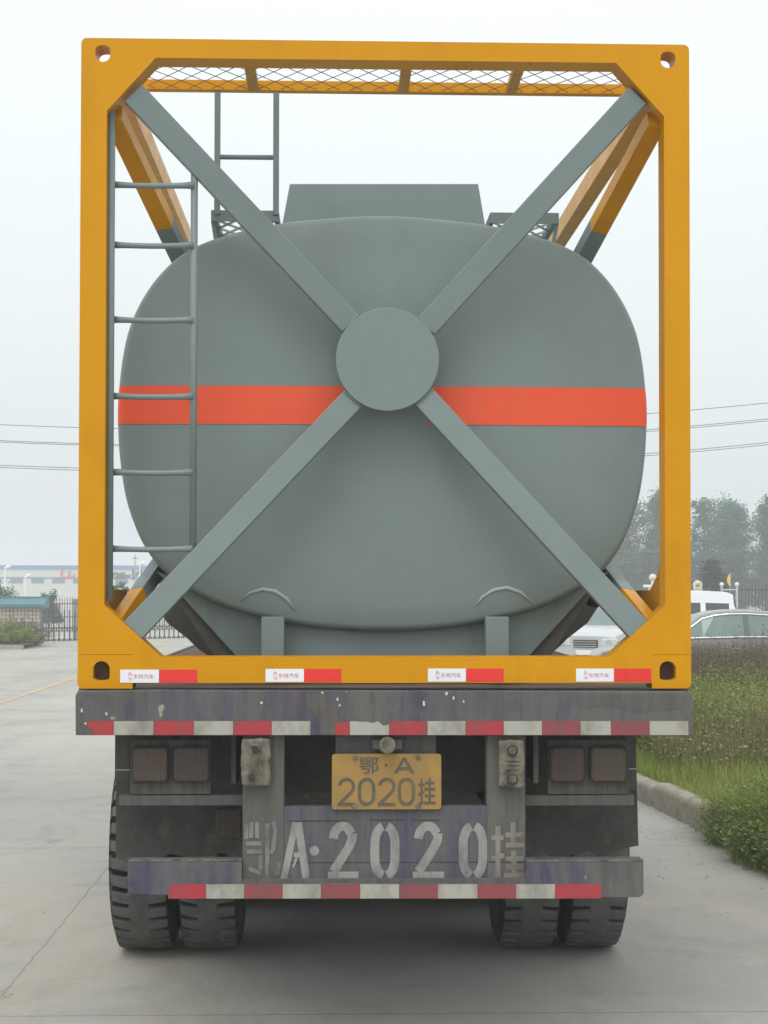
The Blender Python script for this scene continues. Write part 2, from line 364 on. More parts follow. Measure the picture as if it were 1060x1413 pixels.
def end_frame(y0, y1):
    plate('end_frame', [outer, inner], y0, y1, 'yellow', ct, 0)
    f = -1 if y0 < 1 else 1
    for sx_ in (-1, 1):
        for zlo, zhi, cw, hz, hw, hh in ((ZB, ZB+cbh-.0015, cbw if sx_ < 0 else cbr, ZB+.068, .033, .039), (ZT-cth, ZT, ctw, ZT-.060, .030, .036)):
            xa, xb = sx_*HW, sx_*(HW-cw)
            x0, x1 = min(xa, xb), max(xa, xb)
            r = .022; c = []
            for cx, cz, a0 in ((x1-r, zlo+r, -90), (x1-r, zhi-r, 0), (x0+r, zhi-r, 90), (x0+r, zlo+r, 180)):
                rnd = (abs(cx-xa) < .1) and ((zlo == ZB) == (cz < (zlo+zhi)/2))
                if rnd: c += arc(cx, cz, r, r, a0, a0+90, 5)
                else:
                    q_ = {-90: (x1, zlo), 0: (x1, zhi), 90: (x0, zhi), 180: (x0, zlo)}[a0]; c.append(q_)
            hx = sx_*(HW-(.094 if zlo == ZB else .086))
            if zlo == ZB: hole = [(hx-hw, hz-hh), (hx+hw, hz-hh)] + arc(hx, hz+hh-.033, hw, .033, 0, 180, 10)
            else: hole = arc(hx, hz+.012, hw, .020, 0, 180, 10) + arc(hx, hz-.006, hw, .030, 180, 360, 10)
            if zlo == ZB: hole = arc(hx, hz+.010, hw, hh-.008, 0, 180, 10) + arc(hx, hz-.024, hw, .012, 180, 360, 8)
            o = plate('corner_casting', [c, hole], y0, y1, 'yellow', ct, 0)
            if zlo == ZB:
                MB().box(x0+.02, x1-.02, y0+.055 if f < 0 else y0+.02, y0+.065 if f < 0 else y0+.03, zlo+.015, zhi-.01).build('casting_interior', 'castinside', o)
end_frame(0, D); end_frame(6.058-D, 6.058)
# X braces and centre disc
hub = at(535, 495, .17)
ends = [((184, 129), (481, 443)), ((880, 132), (592, 446)), ((183, 871), (483, 554)), ((882, 870), (587, 549))]
for (a, b) in ends:
    pa, pb = at(*a, .045), at(*b, .20)
    d = Vector((pb[0]-pa[0], pb[1]-pa[1])).normalized()
    pa = (pa[0]+d.x*.0, pa[1]+d.y*.0)
    MB().beam((pa[0], .055, pa[1]), (pb[0]+d.x*.03, .235, pb[1]+d.y*.03), .098, .062).build('diagonal_brace', 'tankgrey', ct, .004)
    ang = d
for (a, b) in ends:
    pb = at(*b, .20); hv = Vector((pb[0]-hub[0], pb[1]-hub[1])); l_ = hv.length; hv = hv/l_; t_ = Vector((-hv.y, hv.x))
    pts = [(hub[0]+hv.x*.216*1.0+t_.x*u_, .199, hub[1]+hv.y*.216+t_.y*u_) for u_ in (-.05, -.025, 0, .025, .05)]
    MB().tube(pts, .005, 6).build('weld_bead', 'tankgrey', ct, smooth=True)
MB().disc(hub, .213, .185, .197, 64).build('centre_disc', 'tankgrey', ct, .003)
MB().disc(hub, .15, .196, .30, 32).build('hub_boss', 'tankgrey', ct)
# tank
RT = [(528.5, 295), (565, 296.5), (600, 299.5), (660, 306), (700, 313.5), (742, 324), (780, 338), (812, 357), (840, 385), (862, 418), (878, 455), (887, 495), (892, 540), (893.5, 580),
      (891, 630), (884, 680), (874, 716), (858, 753), (835, 785), (805, 809), (760, 833), (700, 852), (640, 864), (585, 870), (528.5, 872)]
half = [at(x, y, .37) for x, y in RT]; cx0 = half[0][0]
half = [(x-cx0, z) for x, z in half]
# smooth closed outline (Catmull-Rom)
ctrl = half + [(-x, z) for x, z in half[-2:0:-1]]
def crom(P, m=4):
    out = []; n = len(P)
    for i in range(n):
        p0, p1, p2, p3 = (Vector(P[(i+k) % n]) for k in (-1, 0, 1, 2))
        for j in range(m):
            t = j/m; out.append(.5*((2*p1)+(p2-p0)*t+(2*p0-5*p1+4*p2-p3)*t*t+(3*p1-p0-3*p2+p3)*t**3))
    return out
OUT = crom(ctrl); TC = Vector((0, sum(z for x, z in half)/len(half)))
TC.y = (half[0][1]+half[-1][1])/2
def ring(sc, y, inset=0):
    r = []
    for p in OUT:
        d = p-TC; l = d.length; q_ = TC + d*((l-inset)/l)*sc; r.append((q_.x, y, q_.y))
    return r
mb = MB(); prof = [(1, 5.60, 0), (1, .43, 0), (1, .405, .002), (1, .388, .007), (1, .377, .016), (1, .372, .030), (.90, .365, .030), (.75, .358, .030), (.5, .350, .030), (.25, .346, .030), (.0, .345, 0)]
nO = len(OUT)
for (sc, y, ins) in prof[:-1]: mb.v += ring(sc, y, ins)
mb.v.append((0, .345, TC.y)); cidx = len(mb.v)-1
for i in range(len(prof)-2):
    for j in range(nO): mb.f.append((i*nO+j, i*nO+(j+1) % nO, (i+1)*nO+(j+1) % nO, (i+1)*nO+j))
k0 = (len(prof)-2)*nO
for j in range(nO): mb.f.append((k0+j, k0+(j+1) % nO, cidx))
mb.v.append((0, 5.72, TC.y)); c2 = len(mb.v)-1
for j in range(nO): mb.f.append(((j+1) % nO, j, c2))
tank = mb.build('tank', 'tankgrey', ct, smooth=True)
# red band: a strip of the head's own surface, a hair proud
def band_on_head(z0, z1, name, mat, side):
    # sample head depth by interpolation of the rings
    def depth(x, z):
        d = Vector((x, z))-TC; l = d.length; a = atan2(d.y, d.x)
        best = min(OUT, key=lambda p: abs(((atan2((p-TC).y, (p-TC).x)-a+pi) % (2*pi))-pi)); rl = (best-TC).length
        t = l/rl; pr = [(0, .345), (.244, .346), (.487, .350), (.73, .358), (.876, .365), (.973, .372), (.985, .377), (.994, .388), (.998, .405), (1, .43)]
        for (a0, y0), (a1, y1) in zip(pr, pr[1:]):
            if t <= a1: return y0+(y1-y0)*(t-a0)/(a1-a0)
        return .43
    def edge(z):
        zs = sorted(((p.y-z), p.x) for p in OUT if p.x > 0 and abs(p.y-z) < .2)
        lo = max((q_ for q_ in zs if q_[0] <= 0)); hi = min((q_ for q_ in zs if q_[0] > 0))
        return lo[1]+(hi[1]-lo[1])*(-lo[0])/(hi[0]-lo[0])
    m = MB(); nx, nz = 60, 4
    for j in range(nz+1):
        z = z0+(z1-z0)*j/nz; e_ = edge(z)
        for i in range(nx+1):
            t = i/nx; t = 1-(1-t)**1.6; xi = hub[0]+side*.178; x = xi+(side*e_*1.0005-xi)*t
            m.v.append((x*1.0012, depth(x, z)-.0025, z))
    for j in range(nz):
        for i in range(nx): k = j*(nx+1)+i; m.f.append((k, k+1, k+nx+2, k+nx+1))
    o = m.build(name, mat, tank, smooth=True, fix=False)
    for sx_ in (side,):
        e0, e1 = edge(z0)+.002, edge(z1)+.002
        MB().add([(sx_*e0, .43, z0), (sx_*e1, .43, z1), (sx_*e1, 5.5, z1), (sx_*e0, 5.5, z0)], [(0, 1, 2, 3)]).build(name, mat, tank, fix=False)
zt_, zb_ = at(700, 534.5, .36)[1], at(700, 587, .36)[1]
for sd_ in (-1, 1): band_on_head(zb_, zt_, 'red_band', 'red', sd_)
# weld arcs above the supports
for pts in ([(331, 829), (345, 818), (362, 813), (380, 816), (396, 827), (407, 842)], [(657, 836), (666, 824), (682, 814), (700, 811), (718, 817), (736, 832)]):
    P = [(*at(*p, .352),) for p in pts]
    P = [(x, .366, z) for x, z in P]
    MB().tube([tuple(Vector(P[0]).lerp(Vector(P[0]), 0))]+P[1:], [.002, .006, .009, .010, .008, .003], 6).build('weld_bead', 'weld', tank, smooth=True)
# supports under the tank head
for x0p, x1p in ((361, 392), (670, 702)):
    a, b = at(x0p, 851, .30), at(x1p, 906, .30)
    MB().box(a[0], b[0], .285, .364, bz-.03, a[1]).build('support_plate', 'tankgrey', ct, .003)
pc = [at(x, y, .44) for x, y in ((215, 788), (250, 822), (327, 907), (327, 925), (729, 925), (729, 907), (806, 822), (842, 788), (806, 800), (528, 850), (250, 800))]
MB().prism(pc, .44, .47).build('saddle_plate', 'tankgrey2', ct, .003)
for s_ in (-1, 1):
    wing = [(s_*x, z) for x, z in ((1.05, 1.75), (1.0, 1.675), (.90, 1.597), (.865, 1.562), (.845, 1.545), (.80, 1.515), (.64, 1.505), (.62, 1.56), (.88, 1.92), (1.02, 2.0))]
    MB().prism(wing, 1.28, 1.42).build('cradle_wing', 'underside', ct, .004)
    MB().prism([(s_*x, z) for x, z in ((.68, 1.49), (.56, 1.49), (.80, 1.86), (.93, 1.86))], .47, 5.4).build('cradle_beam', 'underside', ct, .004)
    MB().prism(wing, 4.4, 4.55).build('cradle_wing', 'underside', ct, .004)
    MB().tube([(s_*.99, .95, 1.78), (s_*.99, 1.10, 1.78)], .028, 12).build('drain_pipe', 'dark', ct, smooth=True)
    # top side rail
    MB().box(min(s_*1.045, s_*1.118), max(s_*1.045, s_*1.118), D, 6.058-D, 3.815, 3.915).build('top_side_rail', 'yellow', ct, .004)
    # side gusset in the plane of the side wall
    MB().prismx([(D, 2.03), (.20, 1.90), (.38, 1.832), (.80, 1.83), (.80, 1.70), (D, 1.60)], s_*1.128, s_*1.138).build('side_gusset', 'yellow', ct, .002)
    for y_ in (0, 1):
        F = (lambda v: (v[0], v[1], v[2])) if y_ == 0 else (lambda v: (v[0], 6.058-v[1], v[2]))
        u0, u1 = Vector(F((s_*1.105, .09, 3.755))), Vector(F((s_*.845, .95, 3.205)))
        um = u0.lerp(u1, .60)
        MB().beam(u0, um, .075, .075, (s_, 0, 0)).build('upper_side_brace', 'yellow', ct, .003)
        MB().beam(um, u1, .075, .075, (s_, 0, 0)).build('upper_side_brace_foot', 'tankgrey', ct, .003)
        l0, l1 = Vector(F((s_*1.083, .09, 1.68))), Vector(F((s_*.952, .80, 1.985)))
        lm = l0.lerp(l1, .42)
        MB().beam(l0, lm, .062, .062, F((-s_*.8, -.6, 0)) if not y_ else (-s_*.8, .6, 0)).build('lower_side_brace', 'yellow', ct, .003)
        MB().beam(lm, l1, .062, .062, F((-s_*.8, -.6, 0)) if not y_ else (-s_*.8, .6, 0)).build('lower_side_brace_foot', 'tankgrey', ct, .003)
# top end walkway with expanded mesh
def mesh_strip(x0, x1, y0, y1, z, dx, dy, r, skew=0):
    m = MB(); n = int((x1-x0)/dx)+int((y1-y0)/dy)+3
    span = (y1-y0)/dy*dx
    i = -int(span/dx)-2
    while x0+i*dx < x1+span+dx:
        for sg in (1, -1):
            # line x = xs + sg*(y-y0)*dx/dy clipped to the rectangle
            xs = x0+i*dx; xe = xs+sg*span
            t0, t1 = 0., 1.
            if xe != xs:
                ta, tb = (x0-xs)/(xe-xs), (x1-xs)/(xe-xs)
                t0, t1 = max(0, min(ta, tb)), min(1, max(ta, tb))
            if t1-t0 > .02:
                m.beam((xs+(xe-xs)*t0, y0+(y1-y0)*t0, z), (xs+(xe-xs)*t1, y0+(y1-y0)*t1, z+random.uniform(-.001, .001)), r, r*1.6, (0, 0, 1))
        i += 1
    return m
wk = MB().box(-1.10, 1.10, .425, .465, 3.958, 4.003).build('end_walkway', 'yellow', ct, .003)
mesh_strip(-1.0, 1.0, D, .425, 3.965, .098, .135, .0018).build('mesh_panel', 'wire_mesh', wk)
for xp in (347, 559, 711):
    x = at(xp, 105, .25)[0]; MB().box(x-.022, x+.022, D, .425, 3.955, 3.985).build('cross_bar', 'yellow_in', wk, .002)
for s_ in (-1, 1):
    x0, x1 = (-.736, -.447) if s_ < 0 else (.456, .752)
    zt = at(335, 290, .44)[1]
    o = MB().box(x0, x1, .44, .447, zt-.048, zt).box(x0, x1, .447, .48, zt-.006, zt-.0005).box(x0, x0+.02, .48, 5.3, zt-.04, zt).box(x1-.02, x1, .48, 5.3, zt-.04, zt).build('side_walkway', 'tankgrey', ct, .002)
    mesh_strip(x0+.02, x1-.02, .50, 3.2, zt-.03, .085, .16, .006).build('mesh_panel', 'galv', o)
    xo = x0 if s_ < 0 else x1
    for y in (.47, 1.6, 2.9, 4.2): MB().beam((xo-s_*.006, y, zt-.04), (xo-s_*.03, y, zt-.20), .016, .016).build('stay', 'tankgrey', o)
# hatch box on the tank top
hb = [at(x, y, 1.6) for x, y in ((386, 303), (672, 303), (660, 253.5), (400, 253.5))]
hb[0] = (hb[0][0]-.05, 3.3); hb[1] = (hb[1][0]+.05, 3.3)
hx = MB().prism(hb, 1.6, 4.2).build('hatch_box', 'tankgrey', ct, .004)
# rear ladder
lx0, lx1 = at(152.5, 500, .058)[0], at(267, 500, .09)[0]
lad = MB().tube([(lx0, .058, at(153, 156, .09)[1]), (lx0, .058, at(151, 829, .09)[1])], .0150, 12).build('ladder', 'tankgrey', ct, smooth=True)
MB().tube([(lx1, .10, at(267, 236, .09)[1]), (lx1, .10, at(266, 762, .09)[1])], .0145, 12).build('stile', 'tankgrey', lad, smooth=True)
for yp in (255, 338, 441, 546.5, 651.5, 757):
    z = at(210, yp, .09)[1]
    n = 9; pts = [(lx0+(lx1-lx0)*i/(n-1), .092, z-.004*sin(pi*i/(n-1))) for i in range(n)]
    MB().tube(pts, [.015, .0125]+[.0115]*5+[.0125, .016], 10).build('rung', 'tankgrey', lad, smooth=True)
for yp in (170, 420, 640, 800):
    z = at(150, yp, .09)[1]; MB().box(-px-.001, lx0, .06, .09, z-.02, z+.02).build('ladder_bracket', 'tankgrey', lad, .002)
zt = at(335, 290, .44)[1]
u = MB().box(-.722, -.697, .43, .45, zt-.02, 3.958).build('upper_ladder', 'tankgrey', ct, .002)
MB().box(-.472, -.447, .43, .45, zt-.02, 3.958).build('stile', 'tankgrey', u, .002)
MB().tube([(-.70, .44, at(338, 217, .44)[1]), (-.47, .44, at(338, 217, .44)[1])], .0105, 10).build('rung', 'tankgrey', u, smooth=True)
# sticker pairs on the bottom rail
for x0, x1, x2, y0, y1 in ((166, 219.5, 272, 924, 942), (366.5, 419.5, 471, 923, 941), (590.5, 643, 695, 922.5, 940.5), (795, 847, 898.5, 922.5, 940.5)):
    a, b, c = at(x0, y1, 0), at(x1, y0, 0), at(x2, y0, 0)
    o = MB().box(a[0], b[0], -.0022, -.0004, a[1], b[1]).build('white_sticker', 'decalwhite', ct)
    MB().box(b[0]+.0006, c[0], -.0022, -.0004, a[1], b[1]).build('red_sticker', 'decalred', ct)
    h = b[1]-a[1]; wd = b[0]-a[0]
    me = text_mesh('东特汽车', 'lettering', wd*.53, h*.36, a[0]+wd*.34, a[1]+h*.30, -.0030, offset=-.004)
    link('lettering', me, 'decaltext', o)
    m = MB(); ex, ez = a[0]+wd*.26, a[1]+h*.62
    ribbon(m, arc(ex, ez, h*.10, h*.13, -60, 200, 8), h*.04, -.003); ribbon(m, [(ex-h*.12, ez-h*.12), (ex-h*.06, ez+h*.22)], h*.04, -.003)
    ribbon(m, [(ex-h*.16, ez-h*.28), (ex+h*.14, ez-h*.28)], h*.035, -.003); ribbon(m, [(ex-h*.10, ez-h*.42), (ex+h*.10, ez-h*.36)], h*.04, -.003)
    m.build('emblem', 'decaltext', o)

# ================================================================= THE TRAILER
tr = thing('semi_trailer', 'dusty flatbed trailer with faded purple paint and number 2020, carrying the yellow framed tank', 'trailer', (0, 0, 0))
Yb = -.045
def P(x, y, Y=Yb): return at(x, y, Y)
bl, br = P(104, 955)[0], P(955.5, 955)[0]; btop = ZB-.004; bbot = P(530, 1015.5)[1]
rb = MB().prism([(bl+.002, bbot+.004), (br, bbot), (br+.001, btop-.012), (br-.02, btop-.006), (bl+.3, btop), (bl+.01, btop-.002), (bl, btop-.02)], Yb, .11).build('rear_beam', 'purple', tr, .004)
m = MB().box(-1.215, 1.215, -.02, 13.4, ZB-.045, ZB-.005)
dk = MB().box(-1.20, 1.20, .112, 13.4, ZB-.05, ZB-.008).build('deck', 'deck', tr)
for s_ in (-1, 1): MB().box(min(s_*1.2, s_*1.235), max(s_*1.2, s_*1.235), .112, 13.4, ZB-.19, ZB-.004).build('side_rail', 'dustysteel', tr, .004)
# reflective tape
def tape(bounds, ytop, ybot, Yf, parent, ragged=()):
    for i, (x0, x1, c) in enumerate(bounds):
        a = at(x0, ybot, Yf); b = at(x1, ytop, Yf)
        n = 7; top = []; bot = []
        g = .0006
        if i in ragged:
            top = [(a[0]+(b[0]-a[0])*t/n, b[1]-random.uniform(0, .022)) for t in range(n+1)]
        else: top = [(a[0]+g, b[1]), (b[0]-g, b[1])]
        if (i, 'l') in ragged: top = [(a[0]+.006, b[1]-.002), (a[0]+.03, b[1]), (b[0]-g, b[1])]; poly = [(a[0]+.035, a[1]), (b[0]-g, a[1])]+top[::-1]+[(a[0]+.012, b[1]-.022), (a[0]+.03, b[1]-.035)]
        else: poly = [(a[0]+g, a[1]), (b[0]-g, a[1])]+top[::-1]
        MB().prism(poly, Yf-.0022, Yf+.001).build('red_reflector' if c != 'w' else 'white_reflector', {'r': 'tapered', 'd': 'tapered_dull', 'w': 'tapewhite'}[c], parent)
tape([(117, 157, 'r'), (157, 212, 'w'), (212, 267.5, 'r'), (267.5, 322, 'w'), (322, 375, 'r'), (375, 428.5, 'w'), (463, 483, 'r'), (483, 537, 'w'), (537, 590, 'r'), (590, 642.5, 'w'),
      (642.5, 695, 'r'), (695, 748, 'w'), (748, 801, 'd'), (801, 843, 'w'), (843, 896.5, 'd'), (896.5, 950, 'w')], 995, 1014.2, Yb, rb, ragged=((0, 'l'), 6, 7))
# scuffs of bare paint on the beam
for cx, cy, w_, h_ in ((156, 991, 10, 5), (113, 980, 3, 6), (118, 998, 3, 4), (466, 965, 3, 5), (469, 973, 3, 3), (585, 971, 4, 9), (616, 957, 5, 5), (626, 963, 2.5, 6), (445, 956, 3, 3), (361, 970, 3, 4), (640, 968, 2, 6), (147, 985, 3, 5)):
    a = P(cx, cy); rr = 1/345
    poly = [(a[0]+cos(2*pi*i/9)*w_/2*rr*random.uniform(.6, 1.2), a[1]+sin(2*pi*i/9)*h_/2*rr*random.uniform(.6, 1.2)) for i in range(9)]
    MB().prism(poly, Yb-.0012, Yb+.001).build('paint_chip', 'cream' if cy != 991 else 'stencil', rb)
for poly in ([(109, 958), (216, 956), (211, 966), (190, 970), (172, 962), (160, 965), (150, 977), (134, 970), (118, 960)],
             [(106, 962), (114, 965), (117, 985), (124, 1000), (118, 1012), (106, 1012)], [(420, 957), (446, 957), (452, 972), (440, 990), (430, 982), (424, 968)],
             [(780, 960), (905, 957), (948, 962), (942, 978), (880, 984), (840, 975), (800, 978)]):
    MB().prism([P(*q_) for q_ in poly], Yb-.0009, Yb+.001).build('bare_patch', 'dustysteel', rb)
Yp = .0
zt_b = bbot-.001
zboard = P(530, 1112.5, Yp)[1]; zbot = P(530, 1226, Yp)[1]; zlow = P(530, 1240, Yp)[1]
xl0, xl1, xr0, xr1 = P(335, 1100, Yp)[0], P(392, 1100, Yp)[0], P(672, 1100, Yp)[0], P(725, 1100, Yp)[0]
for a, b in ((xl0, xl1), (xr0, xr1)): MB().box(a, b, Yp-.0004, .10, zbot-.03, zt_b).build('upright', 'brownsteel', tr, .003)
board = MB().box(xl1+.0005, xr0-.0005, Yp, .05, zbot-.03, zboard-.001).build('number_board', 'purple_board', tr, .002)
for yp, a, b in ((1132.5, 395, 480), (1131.5, 510, 560), (1131.8, 570, 606), (1190, 392, 724)):
    z = P(530, yp, Yp)[1]; MB().box(P(a, yp, Yp)[0], P(b, yp, Yp)[0], Yp-.001, Yp+.004, z-.002, z+.0015).build('seam', 'dark', board)
xc0, xc1 = P(463, 1025, Yp)[0], P(602, 1025, Yp)[0]
MB().box(xc0, xc1, .02, .06, P(530, 1075, Yp)[1], zt_b).build('plate_bracket', 'dustysteel', tr, .003)
# licence plate
pa, pb = at(458, 1117, -.012), at(609, 1040, -.012)
m = MB(); r = .012; x0, z0, x1, z1 = pa[0], pa[1], pb[0], pb[1]
cor = arc(x1-r, z0+r, r, r, -90, 0, 4)+arc(x1-r, z1-r, r, r, 0, 90, 4)+arc(x0+r, z1-r, r, r, 90, 180, 4)+arc(x0+r, z0+r, r, r, 180, 270, 4)
lp = m.prism(cor, -.016, -.012).build('licence_plate', 'plate', tr, .001)
MB().box(x0+.02, x1-.02, -.012, .02, z0+.02, z1-.02).build('plate_backing', 'dustysteel', lp)
def glyph(ch, x0, z0, w_, h_, wd, y, stencil=False):
    m = MB(); T = lambda pts: [(x0+u_*w_, z0+v_*h_) for u_, v_ in pts]
    k = wd/2; ix, iz = k/w_, k/h_
    if ch == '0':
        gp = 12 if stencil else 0
        ztop, ax = 1-.36, .5-ix
        for s_, a in ((1, 0), (-1, 180)):
            if s_ == 1:
                up = arc(.5, 1-iz-.30, .5-ix, .30, 0, 90-gp, 8); dn = arc(.5, iz+.30, .5-ix, .30, -90+gp, 0, 8); ribbon(m, T(dn+up), wd, y)
            else:
                up = arc(.5, 1-iz-.30, .5-ix, .30, 90+gp, 180, 8); dn = arc(.5, iz+.30, .5-ix, .30, 180, 270-gp, 8); ribbon(m, T(up+dn), wd, y)
    elif ch == '2':
        if stencil:
            ribbon(m, T(arc(.48, 1-iz-.25, .46-ix, .25, 172, 30, 12)), wd, y)
            ribbon(m, T([(.95-ix, .80), (.93-ix, .68), (.80-ix, .54), (.18, .15)]), wd, y)
            ribbon(m, T([(0, iz), (1, iz)]), wd*.95, y)
        else:
            ribbon(m, T(arc(.5, 1-iz-.27, .5-ix, .27, 170, -20, 14)+[(.80, .50), (.10, iz*1.1), (.07, iz)]), wd, y); ribbon(m, T([(.0, iz), (1, iz)]), wd, y)
    elif ch == 'A':
        if stencil:
            ribbon(m, T([(0.02, 0), (.50, .98)]), wd*.9, y); ribbon(m, T([(.60, .98), (.94, 0)]), wd, y); ribbon(m, T([(.42, .42), (.66, .42)]), wd*.6, y); ribbon(m, T([(.40, .20), (.62, .46)]), wd*.3, y)
        else:
            ribbon(m, T([(0.04, 0), (.5, 1)]), wd, y); ribbon(m, T([(.5, 1), (.96, 0)]), wd, y); ribbon(m, T([(.2, .32), (.8, .32)]), wd, y)
    return m
def sgl(ch, xa, xb, ya, yb, wd, Y, mat, parent, stencil=False):
    a, b = at(xa, yb, Y), at(xb, ya, Y); glyph(ch, a[0], a[1], b[0]-a[0], b[1]-a[1], wd, Y, stencil).build('character', mat, parent, fix=False)
def cjk(ch, xa, xb, ya, yb, Y, mat, parent, off=.02):
    a, b = at(xa, yb, Y), at(xb, ya, Y); link('character', text_mesh(ch, 'character', b[0]-a[0], b[1]-a[1], a[0], a[1], Y, offset=off), mat, parent)
Yq = -.0175
for ch, a, b in (('2', 466, 490), ('0', 494, 518), ('2', 521.5, 546), ('0', 549, 573)): sgl(ch, a, b, 1073, 1112, .0125, Yq, 'platetext', lp)
sgl('A', 545, 571, 1046, 1067, .011, Yq, 'platetext', lp)
cjk('鄂', 496, 523, 1045, 1068, Yq, 'platetext', lp, .008); cjk('挂', 577, 601, 1073, 1111, Yq, 'platetext', lp, .012)
d_ = at(533, 1056, Yq); MB().disc(d_, .006, Yq, Yq+.002, 12).build('character', 'platetext', lp)
for bx, by in ((490, 1045), (577, 1044), (489, 1113), (577, 1112)):
    c = at(bx, by, -.02); MB().disc(c, .010, -.026, -.016, 8).build('bolt', 'mudbox', lp, .002)
# stencilled number
Ys = Yp-.0018
sgl('A', 391, 425, 1133, 1213, .030, Ys, 'stencil', board, True)
for ch, a, b in (('2', 452.5, 495), ('0', 511, 551.5), ('2', 570, 613), ('0', 633, 672.5)): sgl(ch, a, b, 1133.5, 1215, .036, Ys, 'stencil', board, True)
d_ = at(434, 1174, Ys); MB().disc(d_, .019, Ys, Ys+.0015, 20).build('character', 'stencil', board)
m = MB(); T = lambda pts: [at(x, y, Ys) for x, y in pts]
for s_ in ([(678, 1156), (695, 1156)], [(687, 1140), (687, 1212)], [(678, 1185), (696, 1180)], [(681, 1212), (687, 1211)],
           [(697, 1152), (722, 1152)], [(708, 1135), (708, 1168)], [(698, 1166), (724, 1166)], [(698, 1185), (722, 1185)], [(709, 1174), (709, 1208)], [(695, 1208), (726, 1208)], [(698, 1196), (722, 1196)]):
    ribbon(m, T(s_), .020 if len(s_) < 3 else .02, Ys-random.uniform(0, .0008))
m.build('character', 'stencil_tan', board, fix=False)
m = MB()
for s_ in ([(340, 1136), (340, 1158)], [(347, 1134), (347, 1156)], [(355, 1134), (355, 1156)], [(339, 1164), (362, 1164)], [(341, 1175), (361, 1175)], [(360, 1180), (360, 1200)], [(343, 1198), (360, 1205)], [(369, 1136), (369, 1212)], [(377, 1134), (380, 1144), (377, 1172), (374, 1178)], [(386, 1190), (382, 1208)]):
    ribbon(m, T(s_), .017, Ys-random.uniform(0, .0008))
m.build('character', 'stencil_faint', board, fix=False)
# round lamp above the plate
c = at(534.5, 1028, -.04)
MB().disc(c, .033, -.075, -.02, 24).build('plate_lamp', 'mudbox', tr, .008)
MB().box(c[0]-.06, c[0]+.06, -.02, .02, c[1]-.02, c[1]+.02).build('lamp_bracket', 'dustysteel', tr, .004)
# mud-caked boxes on the uprights
for x0, x1, y0, y1, kind in ((333.5, 373, 1020, 1085, 0), (689, 723.5, 1021.5, 1087, 1)):
    a, b = at(x0, y1, -.05), at(x1, y0, -.05)
    o = MB().box(a[0], b[0], -.055, .0, a[1], b[1])
    o = o.build('marker_lamp_box', 'mudbox', tr, .010, seg=3)
    sb = o.modifiers.new('sub', 'SUBSURF'); sb.subdivision_type = 'SIMPLE'; sb.levels = sb.render_levels = 5
    tx = bpy.data.textures.new('mud', 'CLOUDS'); tx.noise_scale = .045; tx.noise_depth = 3
    dm = o.modifiers.new('mud', 'DISPLACE'); dm.texture = tx; dm.texture_coords = 'GLOBAL'; dm.strength = .014; dm.mid_level = .45
    c0, c1 = at(x0+(19 if kind == 0 else 18), y0+14, -.05), at(x0+(14 if kind == 0 else 18), y1-(13 if kind == 0 else 12), -.05)
    for c in (c0, c1):
        if kind: MB().disc(c, .022, -.060, -.05, 20).build('bezel', 'dark', o, .002); MB().disc(c, .016, -.066, -.05, 20).build('lens', 'mudbox', o, .004)
        else: MB().disc(c, .014 if c is c0 else .012, -.066, -.05, 14).build('socket', 'dark', o, .001)
    if kind == 0:
        MB().tube([(c0[0]-.015, -.058, c0[1]+.015), (c0[0]+.01, -.07, c0[1]+.02), (c0[0]+.02, -.065, c0[1]-.005)], .006, 8).build('cable', 'mudbox', o, smooth=True)
    else:
        zm = (a[1]+b[1])/2
        for i in (-1, 0, 1): MB().box(a[0]+.02, b[0]-.02, -.061, -.05, zm+i*.017-.005, zm+i*.017+.004).build('rib', 'mudbox', o, .002)
# bumper
Yu = -.03
bz0, bz1 = at(530, 1239.5, Yu)[1], at(530, 1187, Yu)[1]
bx0, bx1 = at(176, 1200, Yu)[0], at(888, 1200, Yu)[0]
bp = MB().prism([(bx0+.002, bz0+.022), (bx0+.17, bz0+.016), (bx0+.18, bz0), (bx1-.015, bz0), (bx1, bz0+.01), (bx1, bz1), (xr1, bz1-.006), (xr1, bz0+.06), (xl0, bz0+.06), (xl0, bz1-.004), (bx0, bz1+.010)], Yu, Yu+.004)
bp = bp.box(bx0+.005, xl0, Yu+.004, Yu+.09, bz1-.004, bz1+.001).box(xr1, bx1, Yu+.004, Yu+.09, bz1-.008, bz1-.003).box(bx0+.001, bx0+.006, Yu+.004, Yu+.09, bz0+.03, bz1-.005).box(bx1-.006, bx1-.001, Yu+.004, Yu+.09, bz0+.01, bz1-.01)
bp = bp.build('bumper', 'purple', tr, .0015)
MB().box(xl0-.1, xr1+.1, Yu+.006, .0, bz0+.004, bz0+.075).build('bumper_core', 'dustysteel', bp)
for a, b, z in ((bx0, xl0, bz1+.004), (xr1, bx1, bz1-.003)): MB().box(a+.004, b, Yu-.0015, Yu+.006, z-.005, z+.002).build('lip', 'mudbox', bp, .001)
tape([(232, 284.5, 'r'), (284.5, 337, 'w'), (337, 390, 'd'), (390, 443, 'w'), (443, 497, 'd'), (497, 551, 'w'), (551, 604, 'd'), (604, 659, 'w'), (659, 712, 'd'), (712, 766, 'w'), (766, 830, 'r')], 1220, 1239.8, Yu, bp)
